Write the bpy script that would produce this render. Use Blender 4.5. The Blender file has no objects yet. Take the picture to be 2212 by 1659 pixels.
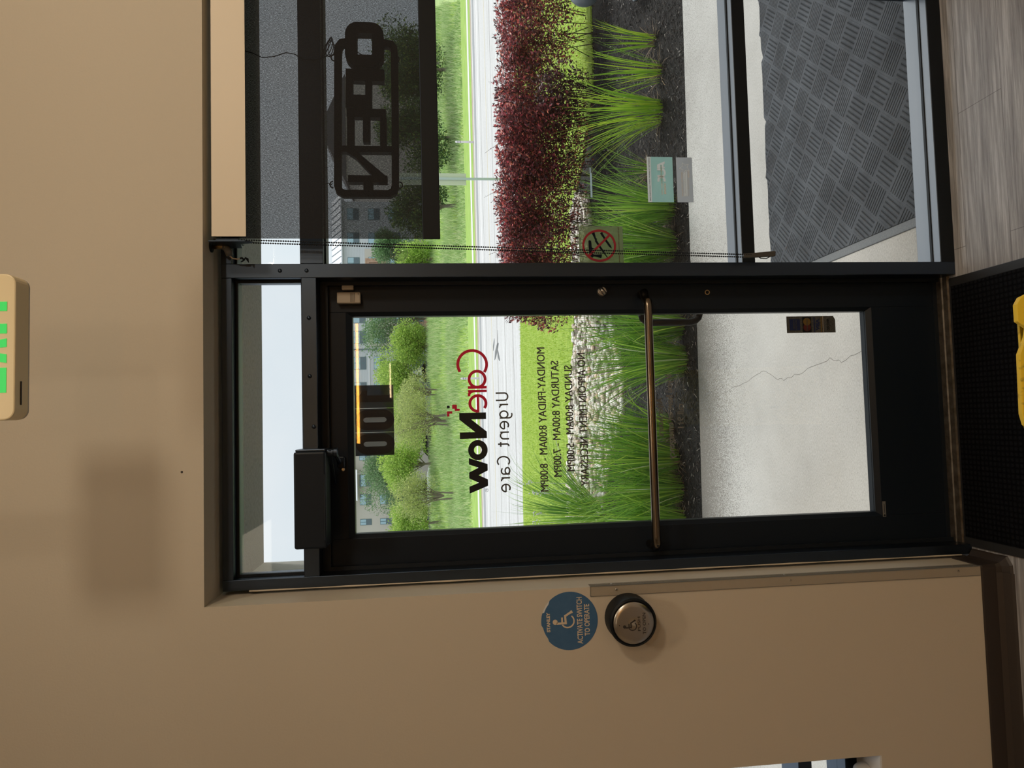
import bpy, bmesh, math, random
from mathutils import Vector, Matrix, Euler
sc = bpy.context.scene
C = sc.collection
PI = math.pi
R = math.radians

# ------------------------------------------------------------------ camera
cam_d = bpy.data.cameras.new('camera')
cam = bpy.data.objects.new('camera', cam_d)
C.objects.link(cam)
sc.camera = cam
cam_d.sensor_fit = 'HORIZONTAL'
cam_d.sensor_width = 36.0
cam_d.lens = 1488.1033 / 2212 * 36.0
cam_d.clip_start = 0.05
cam_d.clip_end = 600
# the phone was held on its side: picture right = world down, picture up = world right
_yaw, _pit, _rol = -0.0513932, 0.1044681, -0.0215465
fwd = Vector((0.0511418, 0.99323239, -0.10427817))
rgt = Vector((0.99832978, -0.05365345, -0.02142317))
upv = Vector((0.02687307, 0.10300838, 0.99431741))
M3 = Matrix(((-upv.x, rgt.x, -fwd.x), (-upv.y, rgt.y, -fwd.y), (-upv.z, rgt.z, -fwd.z)))
cam.matrix_world = Matrix.Translation((-0.45366484, -2.1612412, 1.76034189)) @ M3.to_4x4()

# ------------------------------------------------------------------ colour management
sc.view_settings.view_transform = 'Standard'
sc.view_settings.look = 'None'
sc.view_settings.exposure = 0.0
sc.view_settings.gamma = 1.0
sc.view_settings.use_curve_mapping = False
sc.cycles.max_bounces = 10
sc.cycles.transparent_max_bounces = 24
sc.cycles.caustics_reflective = False
sc.cycles.caustics_refractive = False
sc.cycles.sample_clamp_indirect = 6.0
sc.cycles.use_denoising = True

# ------------------------------------------------------------------ world: bright thin overcast
W = bpy.data.worlds.new('sky')
sc.world = W
W.use_nodes = True
nt = W.node_tree
bg = nt.nodes['Background']
tc = nt.nodes.new('ShaderNodeTexCoord')
nz = nt.nodes.new('ShaderNodeTexNoise')
nz.inputs['Scale'].default_value = 1.8
nz.inputs['Detail'].default_value = 5
cr = nt.nodes.new('ShaderNodeValToRGB')
cr.color_ramp.elements[0].position = 0.35
cr.color_ramp.elements[0].color = (0.76, 0.87, 0.95, 1)
cr.color_ramp.elements[1].position = 0.62
cr.color_ramp.elements[1].color = (0.94, 0.97, 1.0, 1)
nt.links.new(tc.outputs['Generated'], nz.inputs['Vector'])
nt.links.new(nz.outputs['Fac'], cr.inputs['Fac'])
nt.links.new(cr.outputs['Color'], bg.inputs['Color'])
bg.inputs['Strength'].default_value = 1.0

# hazy sun, high in front of the building
sd = bpy.data.lights.new('sun', 'SUN')
sd.energy = 2.6
sd.angle = R(14)
sd.color = (1.0, 0.96, 0.9)
so = bpy.data.objects.new('sun', sd)
C.objects.link(so)
_sdir = Vector((-0.30, -0.42, -0.86))
so.rotation_euler = _sdir.to_track_quat('-Z', 'Y').to_euler()

def area(name, loc, energy, sx, sy, col, target=None):
    d = bpy.data.lights.new(name, 'AREA')
    d.energy = energy
    d.shape = 'RECTANGLE'
    d.size = sx
    d.size_y = sy
    d.color = col
    o = bpy.data.objects.new(name, d)
    C.objects.link(o)
    o.location = loc
    if target:
        o.rotation_euler = (Vector(target) - Vector(loc)).to_track_quat('-Z', 'Y').to_euler()
    return o
WARM = (1.0, 0.84, 0.63)
area('ceiling_lamp', (-0.35, -1.55, 3.68), 9, 0.3, 0.3, WARM)
area('ceiling_lamp', (2.0, -1.6, 3.68), 11, 0.7, 0.7, WARM)
area('ceiling_lamp', (2.1, -3.0, 3.25), 30, 0.45, 0.45, WARM, (0.6, -0.1, 2.3))
area('ceiling_lamp', (1.4, -5.0, 3.50), 30, 0.3, 0.5, WARM)
area('ceiling_lamp', (-1.8, -5.2, 3.68), 6, 0.6, 1.2, WARM)

# ------------------------------------------------------------------ materials
MATS = {}
def mat(name, col, rough=0.6, metal=0.0, spec=0.5, emit=None, es=0.0, noise=None, bump=None, coat=0.0, trans=0.0):
    """noise=(scale, amount, (col2)) mixes a second colour by noise; bump=(scale, strength)"""
    m = bpy.data.materials.new(name)
    m.use_nodes = True
    n = m.node_tree
    b = n.nodes['Principled BSDF']
    b.inputs['Base Color'].default_value = (*col, 1)
    b.inputs['Roughness'].default_value = rough
    b.inputs['Metallic'].default_value = metal
    b.inputs['Specular IOR Level'].default_value = spec
    if coat:
        b.inputs['Coat Weight'].default_value = coat
    if emit:
        b.inputs['Emission Color'].default_value = (*emit, 1)
        b.inputs['Emission Strength'].default_value = es
    t = None
    if noise or bump:
        t = n.nodes.new('ShaderNodeTexCoord')
    if noise:
        sc_, lo, hi, c2 = noise
        a = n.nodes.new('ShaderNodeTexNoise')
        a.inputs['Scale'].default_value = sc_
        a.inputs['Detail'].default_value = 6
        n.links.new(t.outputs['Object'], a.inputs['Vector'])
        r = n.nodes.new('ShaderNodeValToRGB')
        r.color_ramp.elements[0].position = lo
        r.color_ramp.elements[0].color = (*col, 1)
        r.color_ramp.elements[1].position = hi
        r.color_ramp.elements[1].color = (*c2, 1)
        n.links.new(a.outputs['Fac'], r.inputs['Fac'])
        n.links.new(r.outputs['Color'], b.inputs['Base Color'])
    if bump:
        a = n.nodes.new('ShaderNodeTexNoise')
        a.inputs['Scale'].default_value = bump[0]
        a.inputs['Detail'].default_value = 4
        n.links.new(t.outputs['Object'], a.inputs['Vector'])
        bp = n.nodes.new('ShaderNodeBump')
        bp.inputs['Strength'].default_value = bump[1]
        bp.inputs['Distance'].default_value = bump[2] if len(bump) > 2 else 0.002
        n.links.new(a.outputs['Fac'], bp.inputs['Height'])
        n.links.new(bp.outputs['Normal'], b.inputs['Normal'])
    MATS[name] = m
    return m

class N:
    """tiny node helper"""
    def __init__(s, m):
        s.t = m.node_tree
        s.b = s.t.nodes['Principled BSDF']
    def new(s, kind, **k):
        x = s.t.nodes.new(kind)
        for a, v in k.items():
            setattr(x, a, v)
        return x
    def ln(s, a, b):
        s.t.links.new(a, b)
    def math(s, op, a, b=None):
        x = s.new('ShaderNodeMath', operation=op)
        for i, v in enumerate((a, b)):
            if v is None:
                continue
            if isinstance(v, (int, float)):
                x.inputs[i].default_value = v
            else:
                s.ln(v, x.inputs[i])
        return x.outputs[0]
    def mix(s, f, a, b):
        x = s.new('ShaderNodeMix', data_type='RGBA')
        for i, v in ((0, f), (6, a), (7, b)):
            if isinstance(v, (int, float)):
                x.inputs[i].default_value = v
            elif isinstance(v, tuple):
                x.inputs[i].default_value = (*v, 1)
            else:
                s.ln(v, x.inputs[i])
        return x.outputs[2]
    def ramp(s, f, stops):
        r = s.new('ShaderNodeValToRGB')
        e = r.color_ramp.elements
        while len(e) < len(stops):
            e.new(0.5)
        for q, (p, c) in zip(e, stops):
            q.position = p
            q.color = (*c, 1)
        s.ln(f, r.inputs['Fac'])
        return r.outputs['Color']
    def noise(s, vec, scale, detail=5, rough=0.6):
        a = s.new('ShaderNodeTexNoise')
        a.inputs['Scale'].default_value = scale
        a.inputs['Detail'].default_value = detail
        a.inputs['Roughness'].default_value = rough
        s.ln(vec, a.inputs['Vector'])
        return a.outputs['Fac']
    def obj(s, scale=(1, 1, 1), rot=(0, 0, 0)):
        t = s.new('ShaderNodeTexCoord')
        mp = s.new('ShaderNodeMapping')
        mp.inputs['Scale'].default_value = scale
        mp.inputs['Rotation'].default_value = rot
        s.ln(t.outputs['Object'], mp.inputs['Vector'])
        return mp.outputs['Vector']
    def bump(s, h, strength=0.5, dist=0.002):
        bp = s.new('ShaderNodeBump')
        bp.inputs['Strength'].default_value = strength
        bp.inputs['Distance'].default_value = dist
        s.ln(h, bp.inputs['Height'])
        s.ln(bp.outputs['Normal'], s.b.inputs['Normal'])

m_wall = mat('painted_wall', (0.62, 0.55, 0.45), 0.65, spec=0.3, bump=(160, 0.25, 0.002))
m_ceiling = mat('ceiling_paint', (0.6, 0.56, 0.5), 0.8)
m_frame = mat('dark_bronze_aluminium', (0.060, 0.080, 0.115), 0.36, metal=1.0)
m_skylit_frame = mat('skylit_bronze_aluminium', (0.23, 0.245, 0.265), 0.33, metal=1.0)  # bronze frame metal with the sky's reflection brightened into its colour
m_shaded_face = mat('shaded_bronze_face', (0.006, 0.009, 0.013), 0.45, metal=0.0, spec=0.25)  # same frame metal, dim room side darkened into its colour
m_door = mat('dark_bronze_door', (0.009, 0.014, 0.022), 0.42, metal=0.0, spec=0.22)
m_gasket = mat('black_gasket', (0.010, 0.014, 0.02), 0.5, spec=0.3)
m_black = mat('matte_black', (0.007, 0.009, 0.012), 0.5, spec=0.22)
m_chrome = mat('brushed_steel', (0.55, 0.52, 0.48), 0.28, metal=1.0)
m_bar = mat('bronze_push_bar', (0.20, 0.16, 0.12), 0.25, metal=1.0)
m_brass = mat('brass', (0.6, 0.42, 0.2), 0.35, metal=1.0)
m_plastic = mat('ivory_plastic', (0.50, 0.43, 0.34), 0.45)
m_base = mat('brown_vinyl_base', (0.034, 0.025, 0.021), 0.5)
m_fascia = mat('cream_fascia', (0.80, 0.70, 0.56), 0.5)
m_thresh = mat('worn_aluminium', (0.17, 0.145, 0.12), 0.45, metal=0.7, noise=(40, 0.3, 0.7, (0.08, 0.065, 0.05)))
m_opensign = mat('open_sign_housing', (0.007, 0.009, 0.012), 0.5, spec=0.2)
m_cord = mat('black_cord', (0.01, 0.01, 0.01), 0.5)
m_blue = mat('blue_sticker', (0.045, 0.13, 0.27), 0.5, noise=(60, 0.3, 0.8, (0.06, 0.15, 0.29)))
m_cream = mat('cream_print', (0.70, 0.58, 0.44), 0.5)
m_red = mat('logo_red', (0.70, 0.006, 0.06), 0.5, spec=0.2)
m_navy = mat('logo_black', (0.003, 0.006, 0.014), 0.5, spec=0.15)
m_greyt = mat('grey_lettering', (0.07, 0.07, 0.075), 0.5)
m_greyl = mat('faded_grey_lettering', (0.17, 0.17, 0.165), 0.5)
m_darkprint = mat('dark_print', (0.02, 0.02, 0.03), 0.5)
m_white = mat('white_print', (0.75, 0.75, 0.75), 0.5)
m_teal = mat('teal_sticker', (0.33, 0.50, 0.48), 0.5)
m_silver = mat('silver_sticker', (0.38, 0.38, 0.40), 0.45)
m_tape = mat('pale_tape', (0.42, 0.50, 0.56), 0.4)
m_redprint = mat('red_print', (0.30, 0.03, 0.045), 0.5)
m_yellow = mat('dirty_yellow_plastic', (0.85, 0.60, 0.035), 0.4, noise=(38, 0.54, 0.66, (0.22, 0.15, 0.03)))
m_yedge = mat('pale_plastic_edge', (0.85, 0.72, 0.35), 0.4)
m_exit = mat('exit_housing', (0.86, 0.72, 0.46), 0.4)
m_exitgreen = mat('exit_green_light', (0.02, 0.3, 0.06), 0.5, emit=(0.03, 0.62, 0.10), es=0.75)
m_lamp = mat('warm_tube_light', (1, 0.5, 0.15), 0.5, emit=(1.0, 0.42, 0.06), es=40)
m_lamp2 = mat('cream_tube_light', (1, 0.8, 0.5), 0.5, emit=(1.0, 0.72, 0.42), es=30)
m_decal = mat('decal_backing', (0.075, 0.075, 0.07), 0.5, noise=(300, 0.4, 0.7, (0.03, 0.03, 0.03)))
m_navyblue = mat('navy_print', (0.005, 0.015, 0.07), 0.5)
m_maroon = mat('maroon_print', (0.08, 0.01, 0.01), 0.5)
m_amber = mat('amber_print', (0.15, 0.09, 0.02), 0.5)
def backlit(name, col, f=0.6):
    m = mat(name, col, 0.5)
    n_ = m.node_tree
    out_ = n_.nodes['Material Output']
    tl_ = n_.nodes.new('ShaderNodeBsdfTranslucent')
    tl_.inputs['Color'].default_value = (*col, 1)
    mx_ = n_.nodes.new('ShaderNodeMixShader')
    mx_.inputs[0].default_value = f
    n_.links.new(n_.nodes['Principled BSDF'].outputs[0], mx_.inputs[1])
    n_.links.new(tl_.outputs[0], mx_.inputs[2])
    n_.links.new(mx_.outputs[0], out_.inputs['Surface'])
    return m
m_teal = backlit('teal_vinyl', (0.58, 0.80, 0.77), 0.88)
m_silver = backlit('silver_vinyl', (0.66, 0.66, 0.69), 0.88)
m_whitev = backlit('white_vinyl', (0.93, 0.93, 0.93), 0.85)
m_tape = backlit('pale_tape_film', (0.75, 0.84, 0.9), 0.88)
m_slot = backlit('smoky_slot', (0.42, 0.46, 0.50), 0.7)
m_redprint = backlit('red_print_film', (0.55, 0.05, 0.08), 0.5)


def glass_mat(name, tint=(1, 1, 1), haze=0.0, hazecol=(0.8, 0.85, 0.9), f0=0.045):
    m = bpy.data.materials.new(name)
    m.use_nodes = True
    n = N(m)
    out = n.t.nodes['Material Output']
    n.t.nodes.remove(n.b)
    tr = n.new('ShaderNodeBsdfTransparent')
    tr.inputs['Color'].default_value = (*tint, 1)
    gl = n.new('ShaderNodeBsdfGlossy')
    gl.inputs['Roughness'].default_value = 0.02
    lw = n.new('ShaderNodeLayerWeight')
    lw.inputs['Blend'].default_value = 0.5
    p = n.math('POWER', lw.outputs['Facing'], 5.0)
    f = n.math('ADD', n.math('MULTIPLY', p, 0.9), f0)
    mx = n.new('ShaderNodeMixShader')
    n.ln(f, mx.inputs[0])
    src = tr.outputs[0]
    if haze:
        df = n.new('ShaderNodeBsdfDiffuse')
        df.inputs['Color'].default_value = (*hazecol, 1)
        tl = n.new('ShaderNodeBsdfTranslucent')
        tl.inputs['Color'].default_value = (*hazecol, 1)
        a = n.new('ShaderNodeMixShader')
        a.inputs[0].default_value = 0.5
        n.ln(df.outputs[0], a.inputs[1])
        n.ln(tl.outputs[0], a.inputs[2])
        b = n.new('ShaderNodeMixShader')
        b.inputs[0].default_value = haze
        n.ln(tr.outputs[0], b.inputs[1])
        n.ln(a.outputs[0], b.inputs[2])
        src = b.outputs[0]
    n.ln(src, mx.inputs[1])
    n.ln(gl.outputs[0], mx.inputs[2])
    n.ln(mx.outputs[0], out.inputs['Surface'])
    return m
m_glass = glass_mat('clear_glass', (0.975, 0.985, 0.98), f0=0.025)
m_glass_dusty = glass_mat('dusty_glass', (0.96, 0.975, 0.98), haze=0.03, f0=0.025)
m_film = glass_mat('cloudy_film', (0.62, 0.70, 0.55), haze=0.35, hazecol=(0.45, 0.50, 0.38))
m_acrylic = glass_mat('clear_acrylic', (0.93, 0.92, 0.9), haze=0.04)
m_acrylic_edge = glass_mat('acrylic_edge', (0.5, 0.46, 0.4), haze=0.3)
m_suction = glass_mat('clear_rubber', (0.86, 0.89, 0.87), haze=0.05, f0=0.06)

# window shade weave: mostly opaque dark yarn with tiny open holes
m_shade = bpy.data.materials.new('shade_weave')
m_shade.use_nodes = True
n = N(m_shade)
out = n.t.nodes['Material Output']
n.t.nodes.remove(n.b)
v1 = n.obj((260, 1, 1500))
v2 = n.obj((1100, 1, 160))
f1 = n.noise(v1, 1.0, 2)
f2 = n.noise(v2, 1.0, 2)
s_ = n.math('ADD', n.math('MULTIPLY', f1, 0.6), n.math('MULTIPLY', f2, 0.4))
holes = n.math('MULTIPLY', n.math('POWER', n.math('MULTIPLY', s_, 2.0), 4.5), 0.13)
tr = n.new('ShaderNodeBsdfTransparent')
df = n.new('ShaderNodeBsdfDiffuse')
df.inputs['Color'].default_value = (0.028, 0.028, 0.03, 1)
mx = n.new('ShaderNodeMixShader')
n.ln(holes, mx.inputs[0])
n.ln(df.outputs[0], mx.inputs[1])
n.ln(tr.outputs[0], mx.inputs[2])
n.ln(mx.outputs[0], out.inputs['Surface'])

# vinyl plank floor, grain along X
m_floor = mat('vinyl_plank_floor', (0.3, 0.27, 0.25), 0.42)
n = N(m_floor)
v = n.obj()
g1 = n.noise(n.obj((2.2, 55, 1)), 1.6, 7, 0.7)
g2 = n.noise(n.obj((0.9, 9, 1)), 1.1, 4)
col = n.ramp(n.math('ADD', n.math('MULTIPLY', g1, 0.65), n.math('MULTIPLY', g2, 0.35)),
             [(0.34, (0.15, 0.14, 0.145)), (0.5, (0.34, 0.335, 0.35)), (0.64, (0.60, 0.60, 0.63))])
br = n.new('ShaderNodeTexBrick')
br.inputs['Scale'].default_value = 1.0
br.inputs['Brick Width'].default_value = 1.22
br.inputs['Row Height'].default_value = 0.18
br.inputs['Mortar Size'].default_value = 0.0012
br.inputs['Mortar Smooth'].default_value = 0.0
br.offset = 0.37
mp_ = n.new('ShaderNodeMapping')
mp_.inputs['Location'].default_value = (0.684, 0.054, 0)
n.ln(v, mp_.inputs['Vector'])
n.ln(mp_.outputs[0], br.inputs['Vector'])
col2 = n.mix(n.math('MULTIPLY', br.outputs['Fac'], 0.6), col, (0.08, 0.07, 0.07))
n.ln(col2, n.b.inputs['Base Color'])
n.bump(g1, 0.15, 0.001)

# interior walk-off mat: black ribbed squares
m_mat = mat('black_waffle_mat', (0.012, 0.012, 0.013), 0.85, spec=0.08)
n = N(m_mat)
v = n.obj((1, 1, 1))
sx = n.new('ShaderNodeSeparateXYZ')
n.ln(v, sx.inputs[0])
cell = 0.017
wx = n.math('ABSOLUTE', n.math('SINE', n.math('MULTIPLY', sx.outputs[0], PI / cell)))
wy = n.math('ABSOLUTE', n.math('SINE', n.math('MULTIPLY', sx.outputs[1], PI / cell)))
h_ = n.math('MULTIPLY', n.math('POWER', wx, 0.4), n.math('POWER', wy, 0.4))
nn = n.noise(v, 420, 3)
hh = n.math('ADD', h_, n.math('MULTIPLY', nn, 0.35))
n.bump(hh, 0.6, 0.004)
n.ln(n.ramp(n.math('MULTIPLY', h_, nn), [(0.25, (0.002, 0.002, 0.003)), (0.62, (0.012, 0.013, 0.016))]), n.b.inputs['Base Color'])
m_matrim = mat('black_rubber_trim', (0.022, 0.022, 0.024), 0.45)

# exterior rubber mat: basket-weave ribs turned about 40 degrees
m_rub = mat('ribbed_rubber_mat', (0.07, 0.075, 0.085), 0.65, spec=0.22)
n = N(m_rub)
v = n.obj((1, 1, 1), (0, 0, R(-47)))
T_ = 0.118
sx = n.new('ShaderNodeSeparateXYZ')
n.ln(v, sx.inputs[0])
u_ = n.math('DIVIDE', n.math('ADD', sx.outputs[0], 20.0), T_)
w_ = n.math('DIVIDE', n.math('ADD', sx.outputs[1], 20.0), T_)
par = n.math('MODULO', n.math('ADD', n.math('FLOOR', u_), n.math('FLOOR', w_)), 2.0)
fu = n.math('FRACT', u_)
fw = n.math('FRACT', w_)
ribu = n.math('ABSOLUTE', n.math('SINE', n.math('MULTIPLY', u_, PI * 8)))
ribw = n.math('ABSOLUTE', n.math('SINE', n.math('MULTIPLY', w_, PI * 6)))
rib = n.math('ADD', n.math('MULTIPLY', ribu, par), n.math('MULTIPLY', ribw, n.math('SUBTRACT', 1.0, par)))
eu = n.math('GREATER_THAN', n.math('ABSOLUTE', n.math('SUBTRACT', fu, 0.5)), 0.46)
ew = n.math('GREATER_THAN', n.math('ABSOLUTE', n.math('SUBTRACT', fw, 0.5)), 0.46)
edge = n.math('MAXIMUM', eu, ew)
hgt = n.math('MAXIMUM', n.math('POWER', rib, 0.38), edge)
n.bump(hgt, 1.0, 0.007)
dirt = n.noise(n.obj(), 5, 6)
fine = n.noise(n.obj(), 260, 3)
c0 = n.ramp(n.math('ADD', n.math('MULTIPLY', dirt, 0.6), n.math('MULTIPLY', fine, 0.4)),
            [(0.36, (0.024, 0.028, 0.036)), (0.62, (0.078, 0.088, 0.105))])
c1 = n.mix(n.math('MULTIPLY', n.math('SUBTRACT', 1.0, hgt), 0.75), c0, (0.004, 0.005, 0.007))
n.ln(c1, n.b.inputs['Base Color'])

# concrete with broom lines, grit and dark soiling near the planting bed
m_conc = mat('broomed_concrete', (0.5, 0.49, 0.47), 0.85, spec=0.2)
n = N(m_conc)
v = n.obj()
a = n.noise(n.obj((90, 260, 1)), 1.0, 3)
b_ = n.noise(v, 1.3, 6)
gr = n.noise(v, 190, 3, 0.8)
base = n.ramp(n.math('ADD', n.math('MULTIPLY', b_, 0.45), n.math('MULTIPLY', a, 0.55)),
              [(0.34, (0.40, 0.385, 0.365)), (0.62, (0.60, 0.59, 0.57))])
sx = n.new('ShaderNodeSeparateXYZ')
n.ln(v, sx.inputs[0])
mr = n.new('ShaderNodeMapRange')
mr.inputs['From Min'].default_value = 1.55
mr.inputs['From Max'].default_value = 2.5
mr.inputs['To Min'].default_value = 0.0
mr.inputs['To Max'].default_value = 0.30
n.ln(sx.outputs[1], mr.inputs['Value'])
mr2 = n.new('ShaderNodeMapRange')
mr2.inputs['From Min'].default_value = 0.9
mr2.inputs['From Max'].default_value = 0.2
mr2.inputs['To Min'].default_value = 0.35
mr2.inputs['To Max'].default_value = 1.0
n.ln(sx.outputs[0], mr2.inputs['Value'])
soil = n.math('GREATER_THAN', n.math('ADD', gr, n.math('MULTIPLY', mr.outputs[0], mr2.outputs[0])), 0.66)
base = n.mix(n.math('MULTIPLY', soil, 0.8), base, (0.10, 0.085, 0.07))
n.ln(base, n.b.inputs['Base Color'])
n.bump(n.math('ADD', a, gr), 0.5, 0.004)

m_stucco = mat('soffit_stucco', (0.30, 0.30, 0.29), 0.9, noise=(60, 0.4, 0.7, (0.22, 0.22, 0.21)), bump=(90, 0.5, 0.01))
m_extwall = mat('exterior_stucco', (0.55, 0.52, 0.47), 0.9, bump=(60, 0.5, 0.01))

m_mulch = mat('dark_mulch', (0.03, 0.028, 0.028), 0.8, spec=0.4)
n = N(m_mulch)
vo = n.new('ShaderNodeTexVoronoi')
vo.inputs['Scale'].default_value = 60
n.ln(n.obj((1, 2.6, 1), (0, 0, 0.5)), vo.inputs['Vector'])
n.ln(n.ramp(vo.outputs['Distance'], [(0.1, (0.035, 0.032, 0.032)), (0.6, (0.006, 0.005, 0.005))]), n.b.inputs['Base Color'])
n.bump(vo.outputs['Distance'], 1.0, 0.02)
def island_mat(name, stops, rough=0.5, trans=0.0, spec=0.3):
    m = bpy.data.materials.new(name)
    m.use_nodes = True
    n = N(m)
    g = n.new('ShaderNodeNewGeometry')
    c = n.ramp(g.outputs['Random Per Island'], stops)
    n.ln(c, n.b.inputs['Base Color'])
    n.b.inputs['Roughness'].default_value = rough
    n.b.inputs['Specular IOR Level'].default_value = spec
    if trans:
        out = n.t.nodes['Material Output']
        tl = n.new('ShaderNodeBsdfTranslucent')
        n.ln(c, tl.inputs['Color'])
        mx = n.new('ShaderNodeMixShader')
        mx.inputs[0].default_value = trans
        n.ln(n.b.outputs[0], mx.inputs[1])
        n.ln(tl.outputs[0], mx.inputs[2])
        n.ln(mx.outputs[0], out.inputs['Surface'])
    return m
m_chips = island_mat('mulch_chips', [(0.0, (0.008, 0.008, 0.008)), (0.75, (0.03, 0.028, 0.028)), (0.93, (0.09, 0.08, 0.075)), (1.0, (0.45, 0.41, 0.37))], 0.7)
m_rock = island_mat('river_rock', [(0.0, (0.62, 0.52, 0.42)), (0.3, (0.82, 0.76, 0.68)), (0.7, (0.92, 0.88, 0.82)), (0.93, (0.70, 0.50, 0.35)), (1.0, (0.3, 0.27, 0.25))], 0.7)
m_blade = island_mat('green_blades', [(0.0, (0.09, 0.22, 0.035)), (0.45, (0.19, 0.40, 0.055)), (0.8, (0.34, 0.56, 0.08)), (0.96, (0.48, 0.66, 0.10)), (1.0, (0.72, 0.80, 0.62))], 0.42, 0.35)
m_blade2 = island_mat('lime_blades', [(0.0, (0.17, 0.36, 0.04)), (0.45, (0.32, 0.54, 0.05)), (0.85, (0.50, 0.68, 0.07)), (1.0, (0.68, 0.74, 0.09))], 0.42, 0.35)
m_dry = island_mat('dry_blades', [(0.0, (0.12, 0.08, 0.05)), (1.0, (0.34, 0.25, 0.15))], 0.7, 0.1)
m_redleaf = island_mat('burgundy_leaves', [(0.0, (0.035, 0.018, 0.022)), (0.35, (0.13, 0.05, 0.06)), (0.62, (0.36, 0.11, 0.12)), (0.82, (0.68, 0.12, 0.16)), (1.0, (0.92, 0.32, 0.18))], 0.38, 0.28, 0.5)
m_redleaf2 = island_mat('purple_leaves', [(0.0, (0.03, 0.012, 0.016)), (0.5, (0.09, 0.035, 0.042)), (0.85, (0.20, 0.09, 0.10)), (1.0, (0.36, 0.07, 0.08))], 0.38, 0.22, 0.5)
m_twig = mat('dark_twigs', (0.05, 0.035, 0.03), 0.8)
m_lawn = mat('mown_lawn', (0.3, 0.45, 0.06), 0.8, spec=0.2, noise=(9, 0.35, 0.7, (0.42, 0.56, 0.10)), bump=(80, 1.0, 0.02))
m_lawnbl = island_mat('lawn_blades', [(0.0, (0.36, 0.52, 0.07)), (0.6, (0.54, 0.70, 0.13)), (1.0, (0.74, 0.80, 0.28))], 0.6, 0.35)
m_meadow = mat('meadow_ground', (0.30, 0.44, 0.16), 0.9, noise=(0.25, 0.35, 0.65, (0.46, 0.58, 0.22)))
m_tall = island_mat('meadow_blades', [(0.0, (0.24, 0.38, 0.13)), (0.5, (0.44, 0.60, 0.26)), (0.85, (0.66, 0.78, 0.44)), (1.0, (0.82, 0.78, 0.52))], 0.6, 0.35)
m_tall2 = island_mat('bright_meadow_blades', [(0.0, (0.42, 0.58, 0.16)), (0.6, (0.56, 0.74, 0.24)), (1.0, (0.74, 0.82, 0.38))], 0.6, 0.35)
m_road = mat('concrete_road', (0.56, 0.56, 0.57), 0.85, spec=0.2)
n = N(m_road)
a = n.noise(n.obj((0.35, 7, 1)), 1.0, 6)
b_ = n.noise(n.obj(), 14, 5)
n.ln(n.ramp(n.math('ADD', n.math('MULTIPLY', a, 0.6), n.math('MULTIPLY', b_, 0.4)), [(0.36, (0.47, 0.46, 0.45)), (0.62, (0.66, 0.66, 0.67))]), n.b.inputs['Base Color'])
m_curb = mat('pale_curb', (0.72, 0.72, 0.72), 0.8)
m_dryverge = mat('dry_verge', (0.36, 0.30, 0.25), 0.9, noise=(3, 0.3, 0.7, (0.46, 0.38, 0.31)))
m_joint = mat('road_joint', (0.30, 0.29, 0.28), 0.9)
m_yline = mat('faded_yellow_line', (0.62, 0.56, 0.40), 0.8)
m_tar = mat('tar_patch', (0.12, 0.13, 0.14), 0.7)
m_bark = mat('grey_bark', (0.24, 0.20, 0.17), 0.9, bump=(20, 0.6, 0.02))
m_asph = mat('parking_asphalt', (0.22, 0.22, 0.22), 0.9)

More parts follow.
